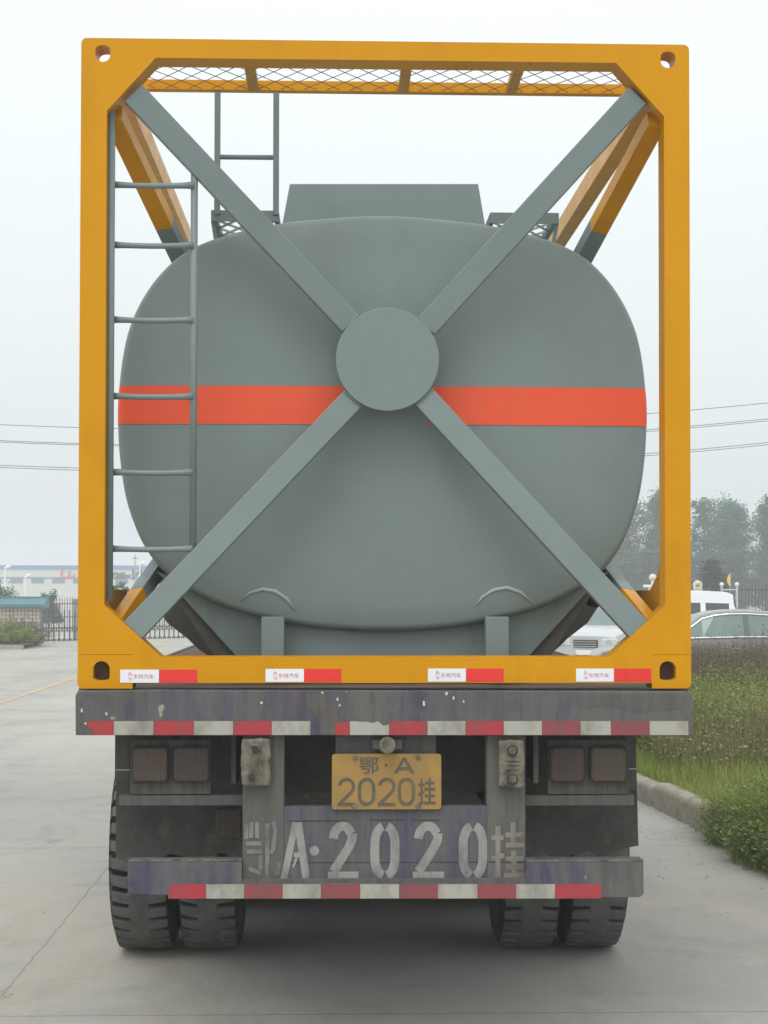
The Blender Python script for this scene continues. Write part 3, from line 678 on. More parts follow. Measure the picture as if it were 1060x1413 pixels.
# lamp panels, lamps, mud flaps
for s_ in (-1, 1):
    if s_ < 0: X = dict(p0=180, p1=291, r0=165, r1=336, f0=159.5, f1=345); lamps = ((182, 233, 'lensamber'), (238, 290, 'lensred'))
    else: X = dict(p0=756, p1=868, r0=724, r1=874, f0=715, f1=877); lamps = ((758.5, 807.5, 'lensred'), (814.5, 865, 'lensamber'))
    Yl = .12
    a, b = at(X['p0'], 1096, Yl), at(X['p1'], 1021, Yl)
    pan = MB().box(a[0], b[0], Yl, Yl+.01, a[1], b[1]).build('lamp_panel', 'dustysteel_dark', tr, .002)
    for x0, x1, mt in lamps:
        a, b = at(x0, 1080, Yl-.03), at(x1, 1030, Yl-.03); r = .018
        rr = lambda g: arc(b[0]-r-g, a[1]+r+g, r, r, -90, 0, 5)+arc(b[0]-r-g, b[1]-r-g, r, r, 0, 90, 5)+arc(a[0]+r+g, b[1]-r-g, r, r, 90, 180, 5)+arc(a[0]+r+g, a[1]+r+g, r, r, 180, 270, 5)
        o = MB().prism(rr(0), Yl-.028, Yl).build('tail_lamp', 'dark', tr, .003)
        MB().prism(rr(.006), Yl-.036, Yl-.027).build('lens', mt, o, .005, seg=3)
    a, b = at(X['r0'], 1111, Yl+.02), at(X['r1'], 1096.5, Yl+.02)
    MB().box(a[0], b[0], Yl, Yl+.06, a[1], b[1]).build('lamp_rail', 'dustysteel', tr, .003)
    # fender side strip + flap behind
    Yf = .45
    a, b = at(X['f0'], 1184, Yf), at(X['f1'], 1016, Yf)
    n = 10; low = []
    for i in range(n+1):
        t = i/n; low.append((a[0]+(b[0]-a[0])*t, a[1]+random.uniform(-.02, .03)))
    if s_ > 0: low[-1] = (b[0]+.012, a[1]+.05); low[-2] = (b[0]-.02, a[1]+.045)
    poly = low+[(b[0], b[1]+.05), (a[0], b[1]+.05)]
    MB().prism(poly, Yf, Yf+.012).build('mud_flap', 'rubberflap', tr, .002)
    e = X['f0'] if s_ < 0 else X['f1']-14
    a, b = at(e-1, 1075 if s_ < 0 else 1090, .30), at(e+(20 if s_ < 0 else 14.5), 1016, .30)
    MB().box(a[0], b[0], .30, .31, a[1], b[1]+.02).build('fender_bracket', 'dustysteel', tr, .002)
    z = at(530, 1062, .29)[1]; MB().box(a[0]-.001, b[0]+.001, .295, .2995, z-.002, z+.003).build('fender_bracket', 'galv', tr)
    # side gusset bar behind the lamps
    p0 = at(440, 1016, .30) if s_ < 0 else at(600, 1016, .30)
a, b = at(297, 1156, .40), at(333, 1116, .40)
MB().box(a[0], b[0], .40, .42, a[1], b[1]).build('side_reflector', 'lensred', tr, .006)
# chassis
for s_ in (-1, 1):
    x = s_*.50
    MB().box(x-.01, x+.01, .10, 13.2, .92, ZB-.052).box(x-.07, x+.07, .10, 13.2, .905, .92).box(x-.07, x+.07, .10, 13.2, ZB-.067, ZB-.052).build('chassis_beam', 'underside', tr)
for y in [.9+i*.9 for i in range(14)]:
    MB().box(-1.19, 1.19, y, y+.06, ZB-.15, ZB-.052).build('cross_member', 'underside', tr)
for y, z0_, z1_ in ((.62, .95, 1.20), (1.2, .75, 1.08)): MB().box(-.49, .49, y, y+.05, z0_, z1_).build('cross_member', 'underside', tr)
MB().box(-.6, .6, 2.6, 2.66, .55, 1.3).build('cross_member', 'underside', tr)
MB().box(-.35, .05, .95, 1.4, .86, 1.06).build('air_tank', 'underside', tr, .05)
MB().prism([(-.62, 1.38), (-.30, 1.38), (-.62, 1.10)], .35, .36).prism([(.30, 1.38), (.62, 1.38), (.62, 1.10)], .35, .36).build('gusset', 'dustysteel_dark', tr)
for s_ in (-1, 1):
    MB().beam((s_*.75, .32, 1.37), (s_*1.0, .32, 1.12), .05, .02).build('gusset', 'dustysteel_dark', tr)
    MB().box(min(s_*.60, s_*.62), max(s_*.60, s_*.62), .10, .60, 1.05, 1.38).build('gusset', 'dustysteel_dark', tr)
    lg = MB().box(s_*.75-.06, s_*.75+.06, 9.6, 9.72, .05, 1.25).box(s_*.75-.13, s_*.75+.13, 9.53, 9.79, 0, .05).build('landing_leg', 'underside', tr, .005)
# wheels
TRD = .525
def tyre_mesh(hw):
    nA = 38*7; cols = []
    # (x, radius, lug)
    pr = [(-hw*.80, .275, 0), (-hw*.93, .33, 0), (-hw*1.02, .40, 0), (-hw*.98, .455, 0), (-hw*.88, .497, 1), (-hw*.86, .512, 1), (-hw*.62, .520, 1), (-hw*.44, .5225, 1), (-hw*.34, .5235, .5), (-hw*.28, .524, 0), (-hw*.12, .5248, 0)]
    pr = pr + [(-x, r, l) for x, r, l in pr[::-1]]
    m = MB()
    for a in range(nA):
        g = (a % 7 in (0, 1))
        for x, r, l in pr:
            rr = r-(.045*l if (l and g) else 0)
            sk = (.014 if x < 0 else .030)*l*(abs(x)/hw-.5)
            t = 2*pi*a/nA + (sk*2)
            m.v.append((x, cos(t)*rr, sin(t)*rr))
    n = len(pr)
    for a in range(nA):
        for j in range(n-1):
            b = (a+1) % nA; m.f.append((a*n+j, a*n+j+1, b*n+j+1, b*n+j))
    return m.mesh('tyre')
tyme = tyre_mesh(.152)
rimm = MB()
prf = [(-.13, .285), (-.12, .27), (-.05, .25), (.02, .15), (.03, .0)]
for i, (x, r) in enumerate(prf):
    for a in range(40): rimm.v.append((x, cos(2*pi*a/40)*max(r, .001), sin(2*pi*a/40)*max(r, .001)))
for i in range(len(prf)-1):
    for a in range(40): rimm.f.append((i*40+a, i*40+(a+1) % 40, (i+1)*40+(a+1) % 40, (i+1)*40+a))
rimm.v += [(x, cos(2*pi*a/40)*.28, sin(2*pi*a/40)*.28) for x in (-.13, .13) for a in range(40)]; kk = len(prf)*40
for a in range(40): rimm.f.append((kk+a, kk+(a+1) % 40, kk+40+(a+1) % 40, kk+40+a))
rimme = rimm.mesh('rim')
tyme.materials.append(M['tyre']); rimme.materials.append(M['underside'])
tyme.shade_smooth()
tyme.set_sharp_from_angle(angle=R(28))
YC = 2.01
for ya in (YC, YC+1.31, YC+2.62):
    ax = MB().tube([(-1.0, ya, TRD-.002), (1.0, ya, TRD-.002)], .065, 14).build('axle', 'underside', tr, smooth=True)
    for s_ in (-1, 1):
        MB().beam((s_*.5, ya-.5, .72), (s_*.5, ya+.5, .72), .09, .08, (0, 0, 1)).box(s_*.5-.05, s_*.5+.05, ya-.1, ya+.1, .56, .70).build('leaf_spring', 'underside', tr)
        for xc in (.795, 1.127):
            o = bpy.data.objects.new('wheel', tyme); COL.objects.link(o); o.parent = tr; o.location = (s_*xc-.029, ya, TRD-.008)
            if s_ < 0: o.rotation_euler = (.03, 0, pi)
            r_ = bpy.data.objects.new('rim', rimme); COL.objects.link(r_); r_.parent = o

# ================================================================= GROUND
def structure(o): o['kind'] = 'structure'; return o
m = MB(); m.add([(-700, -60, 0), (700, -60, 0), (700, 900, 0), (-700, 900, 0)], [(0, 1, 2, 3)])
structure(m.build('ground', 'concrete'))
structure(MB().add([(-5.72, 8, .004), (-5.58, 8, .004), (-5.58, 48, .004), (-5.72, 48, .004)], [(0, 1, 2, 3)]).build('lane_marking', 'laneyellow'))
# verge
kx = lambda y: 2.92-.06*y if y < 8.5 else 2.41
m = MB(); ys = [-1, 1, 3, 4, 5, 6, 7, 8.5, 10, 14, 18, 22.3]
for a, b in zip(ys, ys[1:]): m.add([(kx(a)+.14, a, .17), (16, a, .17), (16, b, .17), (kx(b)+.14, b, .17)], [(0, 1, 2, 3)])
m.box(2.5, 16, 22.28, 22.3, 0, .17)
structure(m.build('verge', 'soil'))
m = MB(); y = -1.0
while y < 22:
    ln = .98; j = random.uniform(-.022, .022); x0, x1 = kx(y)+j, kx(y+ln)+j+random.uniform(-.012, .012); h = .20+random.uniform(-.016, .016)
    m.add([(x0, y, -.02), (x0, y, h-.03), (x0+.03, y, h), (x0+.15, y, h), (x0+.15, y, -.02), (x1, y+ln, -.02), (x1, y+ln, h-.03), (x1+.03, y+ln, h), (x1+.15, y+ln, h), (x1+.15, y+ln, -.02)],
          [(0, 1, 6, 5), (1, 2, 7, 6), (2, 3, 8, 7), (3, 4, 9, 8), (4, 3, 2, 1, 0), (5, 6, 7, 8, 9)])
    y += ln+.075
structure(m.build('kerb', 'kerbstone', None, .022, seg=3))
m = MB()
for i in range(260):
    y = random.uniform(2.5, 12); x = kx(y)-abs(random.gauss(0, .35))-.02; r = random.uniform(.004, .014)
    if random.random() < .12: x, y, r = random.uniform(-3.5, 2.2), random.uniform(.4, 9), random.uniform(.004, .009)
    k = len(m.v); n = 6
    m.v += [(x+cos(2*pi*a/n)*r*random.uniform(.7, 1.3), y+sin(2*pi*a/n)*r*random.uniform(.7, 1.4), 0) for a in range(n)]+[(x+random.uniform(-.3, .3)*r, y, r*random.uniform(.5, .9))]
    m.f += [(k+a, k+(a+1) % n, k+n) for a in range(n)]
tag(m.build('pebbles', 'kerbstone'), 'small pebbles and crumbs scattered on the concrete along the kerb', 'pebbles', kind='stuff')
# ---------------- grasses
def blade(m, x, y, z, h, w_, lean, ang, n=3):
    dx, dy = cos(ang), sin(ang); px_, py_ = -dy, dx; k = len(m.v)
    for i in range(n+1):
        t = i/n; o = lean*t*t; ww = w_*(1-t*.92)
        m.v += [(x+dx*o-px_*ww/2, y+dy*o-py_*ww/2, z+h*t*(1-.15*t*lean/max(h, .01))), (x+dx*o+px_*ww/2, y+dy*o+py_*ww/2, z+h*t*(1-.15*t*lean/max(h, .01)))]
    for i in range(n): m.f.append((k+2*i, k+2*i+1, k+2*i+3, k+2*i+2))
def leafq(m, x, y, z, s, U=random.uniform):
    a, b = U(0, 2*pi), U(-.9, .9); d = Vector((cos(a)*cos(b), sin(a)*cos(b), sin(b)))*s
    c = Vector((-sin(a), cos(a), U(-.8, .8))).normalized()*s*.42; p = Vector((x, y, z))
    k = len(m.v); m.v += [tuple(p-d*.5), tuple(p+c*.9), tuple(p+d*.6), tuple(p-c*.9)]; m.f.append((k, k+1, k+2, k+3))
U = random.uniform
m = MB()
for i in range(52000):
    y = 2+ (random.random()**1.3)*11; x = kx(y)+.10+(random.random()**1.25)*4.2
    ed = .5 if x-kx(y) < .3 else 1
    blade(m, x, y, .17, U(.05, .17)*(1.15 if random.random() < .1 else 1)*(.6+.5*ed), U(.006, .012), U(.01, .09), U(0, 2*pi), 2)
for i in range(4200):       # long blades hanging over the kerb
    y = U(3.0, 5.9); x = kx(y)+U(.0, .45); blade(m, x, y, .16, U(.08, .42)*(.5+.5*abs(sin(y*2.3))), U(.004, .009), U(.08, .38), pi+U(-1.1, 1.1), 3)
tag(m.build('lawn_grass', 'lawn', fix=False), 'short green grass covering the verge behind the kerb', 'grass', kind='stuff')
def weedfield(name, label, n, xr, yr, hr, mats, leafs, red=False, flowers=0):
    st, lf, fl = MB(), MB(), MB()
    for i in range(n):
        y = U(*yr); x = U(xr[0], xr[1]); x = max(x, kx(y)+.45)
        if red and x < -.197+468*(y+6.64)/2300: continue
        cl = .5+.5*sin(x*2.1+y*1.3)*cos(y*.9-x*.7)
        h = U(*hr)*(.60+.52*cl); a = U(0, 2*pi); ln = U(.02, .25)*h
        blade(st, x, y, .17, h, U(.007, .014), ln, a, 3)
        for j in range(leafs):
            t = U(.12, 1); leafq(lf, x+cos(a)*ln*t*t+U(-.05, .05), y+sin(a)*ln*t*t+U(-.05, .05), .17+h*t*.96, U(.02, .05)*(1.1-.4*t))
        if flowers and random.random() < flowers and h > hr[0]*1.1:
            for j in range(7): leafq(fl, x+cos(a)*ln+U(-.05, .05), y+sin(a)*ln+U(-.05, .05), .17+h*U(.80, 1.0), U(.010, .022))
    o = tag(st.build(name, mats[0], fix=False), label, 'weeds', kind='stuff')
    lf.build('leaves', mats[1], o, fix=False)
    if flowers: fl.build('flowers', 'flower', o, fix=False)
weedfield('dry_weeds', 'tall straw-coloured stems rising at the back of the short green grass', 3200, (2.6, 7), (8.3, 11.0), (.35, .85), ('weedtan', 'weedgreen'), 4)
weedfield('green_weeds', 'tall yellow-flowered green weeds in front of the dark red-brown weeds', 5200, (2.6, 8.0), (9.6, 16.5), (.45, .78), ('weedgreen', 'weedgreen'), 16, flowers=.35)
weedfield('red_weeds', 'dark red-brown weeds standing in front of the parked sedan', 5600, (3.4, 9), (15.2, 21.8), (.66, 1.14), ('weedred', 'weedred'), 12, red=True)
# bush over the kerb, bottom right
def bush(name, label, c, rad, n, leaf, mats=('bark', 'bushleaf'), group=None, stems=40, grassy=0):
    t = thing(name, label, 'shrub', (c[0], c[1], c[2]), group)
    st, lf = MB(), MB()
    tips = []
    for i in range(stems):
        a = U(0, 2*pi); q_ = math.sqrt(random.random()); tip = Vector((c[0]+cos(a)*q_*rad[0], c[1]+sin(a)*q_*rad[1], c[2]+rad[2]*(1-.65*q_*q_)*U(.35, 1.15)))
        b = Vector((c[0]+cos(a)*q_*rad[0]*.35, c[1]+sin(a)*q_*rad[1]*.35, c[2]))
        mid = b.lerp(tip, .5)+Vector((0, 0, .05)); st.tube([b, mid, tip], [.008, .005, .002], 5); tips.append((b, mid, tip))
    for i in range(n):
        b, mid, tip = random.choice(tips); u_ = U(.15, 1.05); p = (b.lerp(mid, u_*2) if u_ < .5 else mid.lerp(tip, u_*2-1)); s_ = rad[2]*.10
        leafq(lf, p.x+random.gauss(0, s_), p.y+random.gauss(0, s_), max(c[2]+.01, p.z+random.gauss(0, s_)), leaf*U(.6, 1.3))
    for i in range(grassy):
        a = U(0, 2*pi); q_ = math.sqrt(random.random()); blade(lf, c[0]+cos(a)*q_*rad[0]*.9, c[1]+sin(a)*q_*rad[1]*.9, c[2], U(.20, .66)*(1.15-.7*q_), .0045, U(.08, .42), U(0, 2*pi))
    st.build('stems', mats[0], t, fix=False); lf.build('foliage', mats[1], t, fix=False); return t
bush('roadside_bush', 'leafy low bush spilling over the kerb nearest the camera', (2.95, 5.35, .0), (.50, .75, .42), 26000, .024, grassy=2600, stems=190)
bush('roadside_bush', 'low sprawling bush at the right edge of the photo, its foot on the concrete', (2.98, 4.45, .0), (.58, .75, .50), 26000, .024, grassy=2600, stems=190)
bush('roadside_bush', 'taller bush on the lawn just behind the kerbside bushes', (3.65, 6.0, .17), (.6, .8, .50), 12000, .03, grassy=1800, stems=90)

# ================================================================= BACKGROUND LEFT
def tree(name, label, x, y, h, cr, clumps, leaves, lsize, base=.22, leafm='treeleaf', group=None, conifer=False, mesh=None):
    t = thing(name, label, 'tree', (x, y, 0), group)
    if mesh: 
        for nm, me in mesh: o = bpy.data.objects.new(nm, me); COL.objects.link(o); o.parent = t
        return t
    tk, lf = MB(), MB(); OFF[t] = Vector((0, 0, 0))
    lean = (U(-.03, .03)*h, U(-.03, .03)*h)
    tk.tube([(lean[0]*s_*s_+U(-.02, .02)*s_, lean[1]*s_*s_, h*.95*s_) for s_ in (0, .15, .35, .6, .85, 1)], [h*.018+.03, h*.014+.02, h*.012, h*.008, h*.004, .01], 8)
    for i in range(clumps):
        f = base+(1-base)*(i+.5)/clumps; a = i*2.4+U(-.5, .5)
        if conifer: rr = cr*(1-f)*1.1+.08
        else: rr = cr*(.30+.70*math.sqrt(max(0, 1-((f-base)/(1-base))**2)))*U(.15, 1.05)
        cz = h*f*U(.97, 1.03) if f < .97 else h*f; c = Vector((lean[0]*f*f+cos(a)*rr, lean[1]*f*f+sin(a)*rr, cz))
        b0 = Vector((lean[0]*f*f, lean[1]*f*f, cz-rr*(.7 if not conifer else .1)))
        tk.tube([b0, b0.lerp(c, .5)+Vector((0, 0, .1)), c], [h*.006, h*.004, .008], 5, cap=False)
        cs = cr*U(.16, .46)
        for j in range(int(leaves/clumps)):
            d = Vector((random.gauss(0, 1), random.gauss(0, 1), random.gauss(0, .8)*(1.2 if not conifer else .4)))*cs*.5
            leafq(lf, c.x+d.x, c.y+d.y, c.z+d.z, lsize*U(.6, 1.4))
    tk.build('trunk', 'bark', t, fix=False); lf.build('crown', leafm, t, fix=False); return t
protos = []
for i in range(4):
    pt = None

spots = [(12, 118, 4.2), (16, 118.5, 4.6), (19.5, 118, 4.0), (23, 118.5, 4.8), (26.5, 118, 4.4), (29.8, 118.5, 4.9), (33, 118, 4.5), (36.5, 118.5, 4.8), (40, 118, 4.4), (14, 122, 8.2), (17.5, 127, 8.9), (20.3, 121, 7.6), (22.6, 124, 8.6), (24.6, 121, 9.4), (26.4, 126, 8.4), (28.6, 123, 8.8), (30.4, 121, 8.0), (31.8, 127, 8.9), (33.6, 122, 9.1), (35.8, 125, 8.7), (38.5, 121, 9.2), (41.5, 125, 8.6), (45, 122, 9),
         (19, 133, 9.0), (23.5, 134, 8.6), (27.8, 135, 9.0), (32.8, 134, 9.3), (36.8, 135, 9.4)]
tl = 'tall hazy green tree in the row of trees beyond the fence'
done = []
for i, (x, y, h) in enumerate(spots):
    if i < 5:
        t = tree('broadleaf_tree', tl, x, y, 9, U(1.6, 2.1), 64, 7500, .20, base=.10, group='row of hazy trees beyond the fence')
        done.append([(c.name.split('.')[0], c.data) for c in t.children]); t.scale = (1 if h > 6 else 1.5, 1, h/9)
    else:
        t = tree('broadleaf_tree', tl, x, y, h, 0, 0, 0, 0, group='row of hazy trees beyond the fence', mesh=done[i % 5]); t.scale = (U(.95, 1.2) if h > 6 else 1.5, U(.9, 1.15), h/9); t.rotation_euler = (0, 0, U(0, 6.28))
def atg(px_, Y): return at(px_, 815, Y)[0]
tree('conifer_tree', 'dark green conifer standing behind the white van roof', atg(985, 75), 75, at(985, 774, 75)[1], 1.15, 70, 7000, .10, leafm='coniferleaf', conifer=True)
# factory
Yf = 190
fx0, fx1 = at(-260, 800, Yf)[0], at(420, 800, Yf)[0]; ftop = at(50, 781, Yf)[1]
fc = thing('factory_building', 'long pale factory hall with blue bands and a red flame logo behind the gate', 'building', ((fx0+fx1)/2, Yf, 0))
zw1, zw0 = at(50, 798.5, Yf)[1], at(50, 805, Yf)[1]
MB().box(fx0, fx1, Yf, Yf+60, 0, ftop).build('wall', 'factory', fc)
MB().box(fx0-.1, fx1+.1, Yf-.12, Yf+60.2, ftop-.36, ftop+.08).build('roof_band', 'blueband', fc)
MB().box(fx0-.05, fx1+.05, Yf-.06, Yf+.01, zw1+.02, zw1+.20).build('lower_band', 'blueband', fc)
x = fx0+1
while x < fx1-2:
    a = x
    MB().box(a, a+1.5, Yf-.03, Yf+.01, zw0, zw1).build('window', 'carglass', fc); x += 2.45
# logo: red flame and script
m = MB(); lx, lz = at(83, 798, Yf); hh = .95
T = lambda pts: [(lx+u_*hh*1.5, lz+v_*hh*1.35) for u_, v_ in pts]
def blob(pts): m.prism(T(pts), Yf-.10, Yf-.02)
blob([(.35, .95), (.12, .78), (.0, .45), (.05, .18), (.25, .02), (.50, .0), (.62, .12), (.40, .14), (.26, .28), (.22, .50), (.28, .74)])
blob([(.50, .05), (.62, .25), (.68, .52), (.80, .66), (.98, .70), (.86, .58), (.82, .40), (.90, .22), (1.0, .12), (.78, .0), (.60, .0)])
blob([(1.02, .10), (1.08, .30), (1.22, .42), (1.38, .44), (1.24, .34), (1.2, .2), (1.28, .05), (1.1, .02)])
m.build('logo', 'truckred', fc)
a0, a1 = at(124, 800.5, Yf), at(214, 785, Yf)
link('lettering', text_mesh('China-Wu', 'lettering', a1[0]-a0[0], (a1[1]-a0[1])*.95, a0[0], a0[1]+.02, Yf-.06, shear=.35, offset=.05), 'dark', fc)
# tiled wall with teal coping
Yw = 49.5
bw = thing('boundary_wall', 'pink tiled boundary wall with a teal coping at the left edge', 'wall', (atg(20, Yw), Yw, 0))
x0, x1 = atg(-200, Yw), atg(55, Yw); zt = at(20, 836, Yw)[1]; ztt = at(20, 824, Yw)[1]
MB().box(x0, x1, Yw, Yw+.5, 0, zt).build('wall', 'tilewall', bw)
MB().prismx([(Yw-.18, zt-.05), (Yw-.18, zt+.05), (Yw-.05, ztt-.05), (Yw-.05, ztt+.02), (Yw+.55, ztt+.02), (Yw+.68, zt-.05)], x0-.1, x1+.22).build('coping', 'teal', bw)
# folding gate: lattice of posts with spear tips
gt = thing('folding_gate', 'dark folding metal gate of thin upright bars across the yard entrance', 'gate', (atg(57, 53.5), 53.5, 0))
g0, g1 = Vector((atg(60, 53.5), 53.5, 0)), Vector((atg(340, 60), 60, 0)); nG = 42
m = MB(); br_, sp_ = [], []
for i in range(nG+1):
    p = g0.lerp(g1, i/nG); s_ = g1-g0; q2 = p+s_/nG*.5
    m = MB().box(p.x-.022, p.x+.022, p.y-.03, p.y+.03, .06, 1.12).box(p.x-.06, p.x+.06, p.y-.12, p.y+.12, .0, .07); m.build('gate_post', 'iron', gt)
m = MB()
for i in range(2*nG+1):
    p = g0.lerp(g1, i/(2*nG)); m.tube([(p.x, p.y+.05, .3), (p.x, p.y+.05, 1.50), (p.x, p.y+.05, 1.60)], [.014, .014, .002], 5)
m.build('spear_bars', 'iron', gt)
m = MB()
for z in (1.34, .86, .46): m.beam(g0+Vector((0, .05, z)), g1+Vector((0, .05, z)), .03, .03)
for i in range(nG):
    p, q2 = g0.lerp(g1, i/nG), g0.lerp(g1, (i+1)/nG)
    m.beam(p+Vector((0, .02, .30)), q2+Vector((0, .02, .52)), .03, .02); m.beam(p+Vector((0, .02, .52)), q2+Vector((0, .02, .30)), .03, .02)
m.build('scissor_links', 'iron', gt)
gp = thing('gate_pillar', 'pale concrete pillar of the folding gate beside the yellow frame post', 'pillar', (atg(104, 56), 56, 0))
MB().box(atg(101, 56), atg(112, 56), 56, 56.3, 0, at(104, 829, 56)[1]).build('shaft', 'concpost', gp); MB().box(atg(99.5, 56), atg(113.5, 56), 55.95, 56.35, at(104, 829, 56)[1], at(104, 826.5, 56)[1]).build('cap', 'concpost', gp)
bush('clipped_hedge', 'bright yellow-green round bush in front of the tiled wall', (atg(8, 46.3), 46.3, .12), (1.1, .9, .72), 6500, .07, ('bark', 'hedgebright'), stems=60)
bush('wild_shrub', 'greyish brown twiggy shrub between bright bush and folding gate', (atg(40, 47.6), 47.6, .12), (.85, .5, .85), 4200, .05, ('weedred', 'weedred'), stems=90)
bush('wild_shrub', 'greyish brown twiggy shrub behind the bright bush by the tiled wall', (atg(14, 48.3), 48.3, .12), (1.2, .5, 1.0), 4200, .05, ('weedred', 'weedred'), stems=90)
m = MB(); m.box(atg(-60, 45), atg(30, 45), 45.2, 45.4, 0, .14); m.add([(atg(-60, 45), 45.4, .12), (atg(30, 45), 45.4, .12), (atg(57, 49), 49.5, .12), (atg(-60, 45), 49.5, .12)], [(0, 1, 2, 3)])
structure(m.build('planting_bed', 'kerbstone'))
tree('garden_tree', 'small dark green tree above the tiled wall at the left edge', atg(2, 70), 70, at(2, 811, 70)[1], .8, 16, 2200, .12)
tree('garden_tree', 'small pale green tree seen behind the folding gate bars', atg(68, 75), 75, at(68, 820, 75)[1], .55, 14, 1800, .12)
tree('garden_tree', 'round green tree in front of the factory lettering, right of the ladder', atg(167, 80), 80, at(167, 806, 80)[1], .6, 16, 2200, .12)
# red truck seen behind the gate
rt = thing('red_truck', 'small red truck cab parked behind the folding gate', 'truck', (atg(68, 85), 85, 0))
za, zb2 = at(68, 841, 85)[1], at(68, 832.5, 85)[1]
MB().box(atg(59, 85), atg(76, 85), 85, 87, .5, zb2+.0).build('cab', 'truckred', rt, .1, seg=3)
MB().box(atg(61, 85), atg(74, 85), 84.98, 85.0, za-.35, za+.02).build('windscreen', 'vanglass', rt)
MB().tube([(atg(61.5, 85), 85.3, .4), (atg(61.5, 85), 85.6, .4)], .4, 14).tube([(atg(73.5, 85), 85.3, .4), (atg(73.5, 85), 85.6, .4)], .4, 14).build('wheel', 'tyre', rt)
# street lamps and poles
for xp, yt, lab in ((7, 783, 'white street lamp in front of the factory, leftmost one'), (35, 795, 'white street lamp in front of the factory, left of the red flame logo'), (193, 778, 'thin white street lamp beside the utility pole, right of the lettering')):
    Y = 120; x, z = at(xp, yt, Y)
    t = thing('street_lamp', lab, 'street lamp', (x, Y, 0), 'white street lamps by the factory')
    MB().tube([(x, Y, 0), (x, Y, z*.9), (x+.02, Y, z)], [.09, .06, .05], 8).build('pole', 'lampwhite', t)
    MB().tube([(x-.05, Y, z-.12), (x+.22, Y, z+.06), (x+.42, Y, z+.10)], [.06, .13, .05], 8).build('lamp_head', 'white', t)
x, z = at(186.5, 765, 130); up = thing('utility_pole', 'dark thin utility pole above the factory roof, right of the ladder', 'utility pole', (x, 130, 0))
MB().tube([(x, 130, 0), (x, 130, z)], [.08, .04], 8).build('pole', 'concpost', up); MB().box(x-.22, x+.22, 129.95, 130.05, z-.35, z-.29).build('crossarm', 'iron', up)

# power lines
def wire(y0, dy, Y, lab, slope=0):
    pts = []
    for i in range(41):
        xp = -420+i*(1900/40); yp = y0+.0441*xp-6.83e-5*xp*xp+dy+slope*xp; x, z = at(xp, yp, Y); pts.append((x, Y, z))
    o = tag(MB().tube(pts, .0085, 5).build('power_line', 'wirecable', smooth=True), lab, 'power line', 'power lines crossing the sky')
    return pts
a = wire(586, 0, 36, 'topmost power line crossing the sky behind the tank')
wire(608, 0, 36, 'second power line down, upper strand of the middle pair'); wire(609.7, .3, 36.6, 'third power line down, lower strand of the middle pair', .0006)
wire(642, 0, 36, 'fourth power line down, upper strand of the lowest pair', -.0012); wire(645, 0, 36.6, 'lowest power line, bottom strand of the lowest pair', -.0012)
for s_, p, lab in ((-1, a[0], 'concrete power pole far outside the left edge'), (1, a[-1], 'concrete power pole far outside the right edge')):
    t = thing('power_pole', lab, 'power pole', (p[0], 36.3, 0)); MB().tube([(p[0], 36.3, 0), (p[0], 36.3, p[2]+.5)], [.17, .11], 10).build('pole', 'concpost', t)
    for dz in (0, -.45, -1.05): MB().box(p[0]-.05, p[0]+.05, 35.7, 36.9, p[2]+dz-.12, p[2]+dz-.04).build('crossarm', 'iron', t)

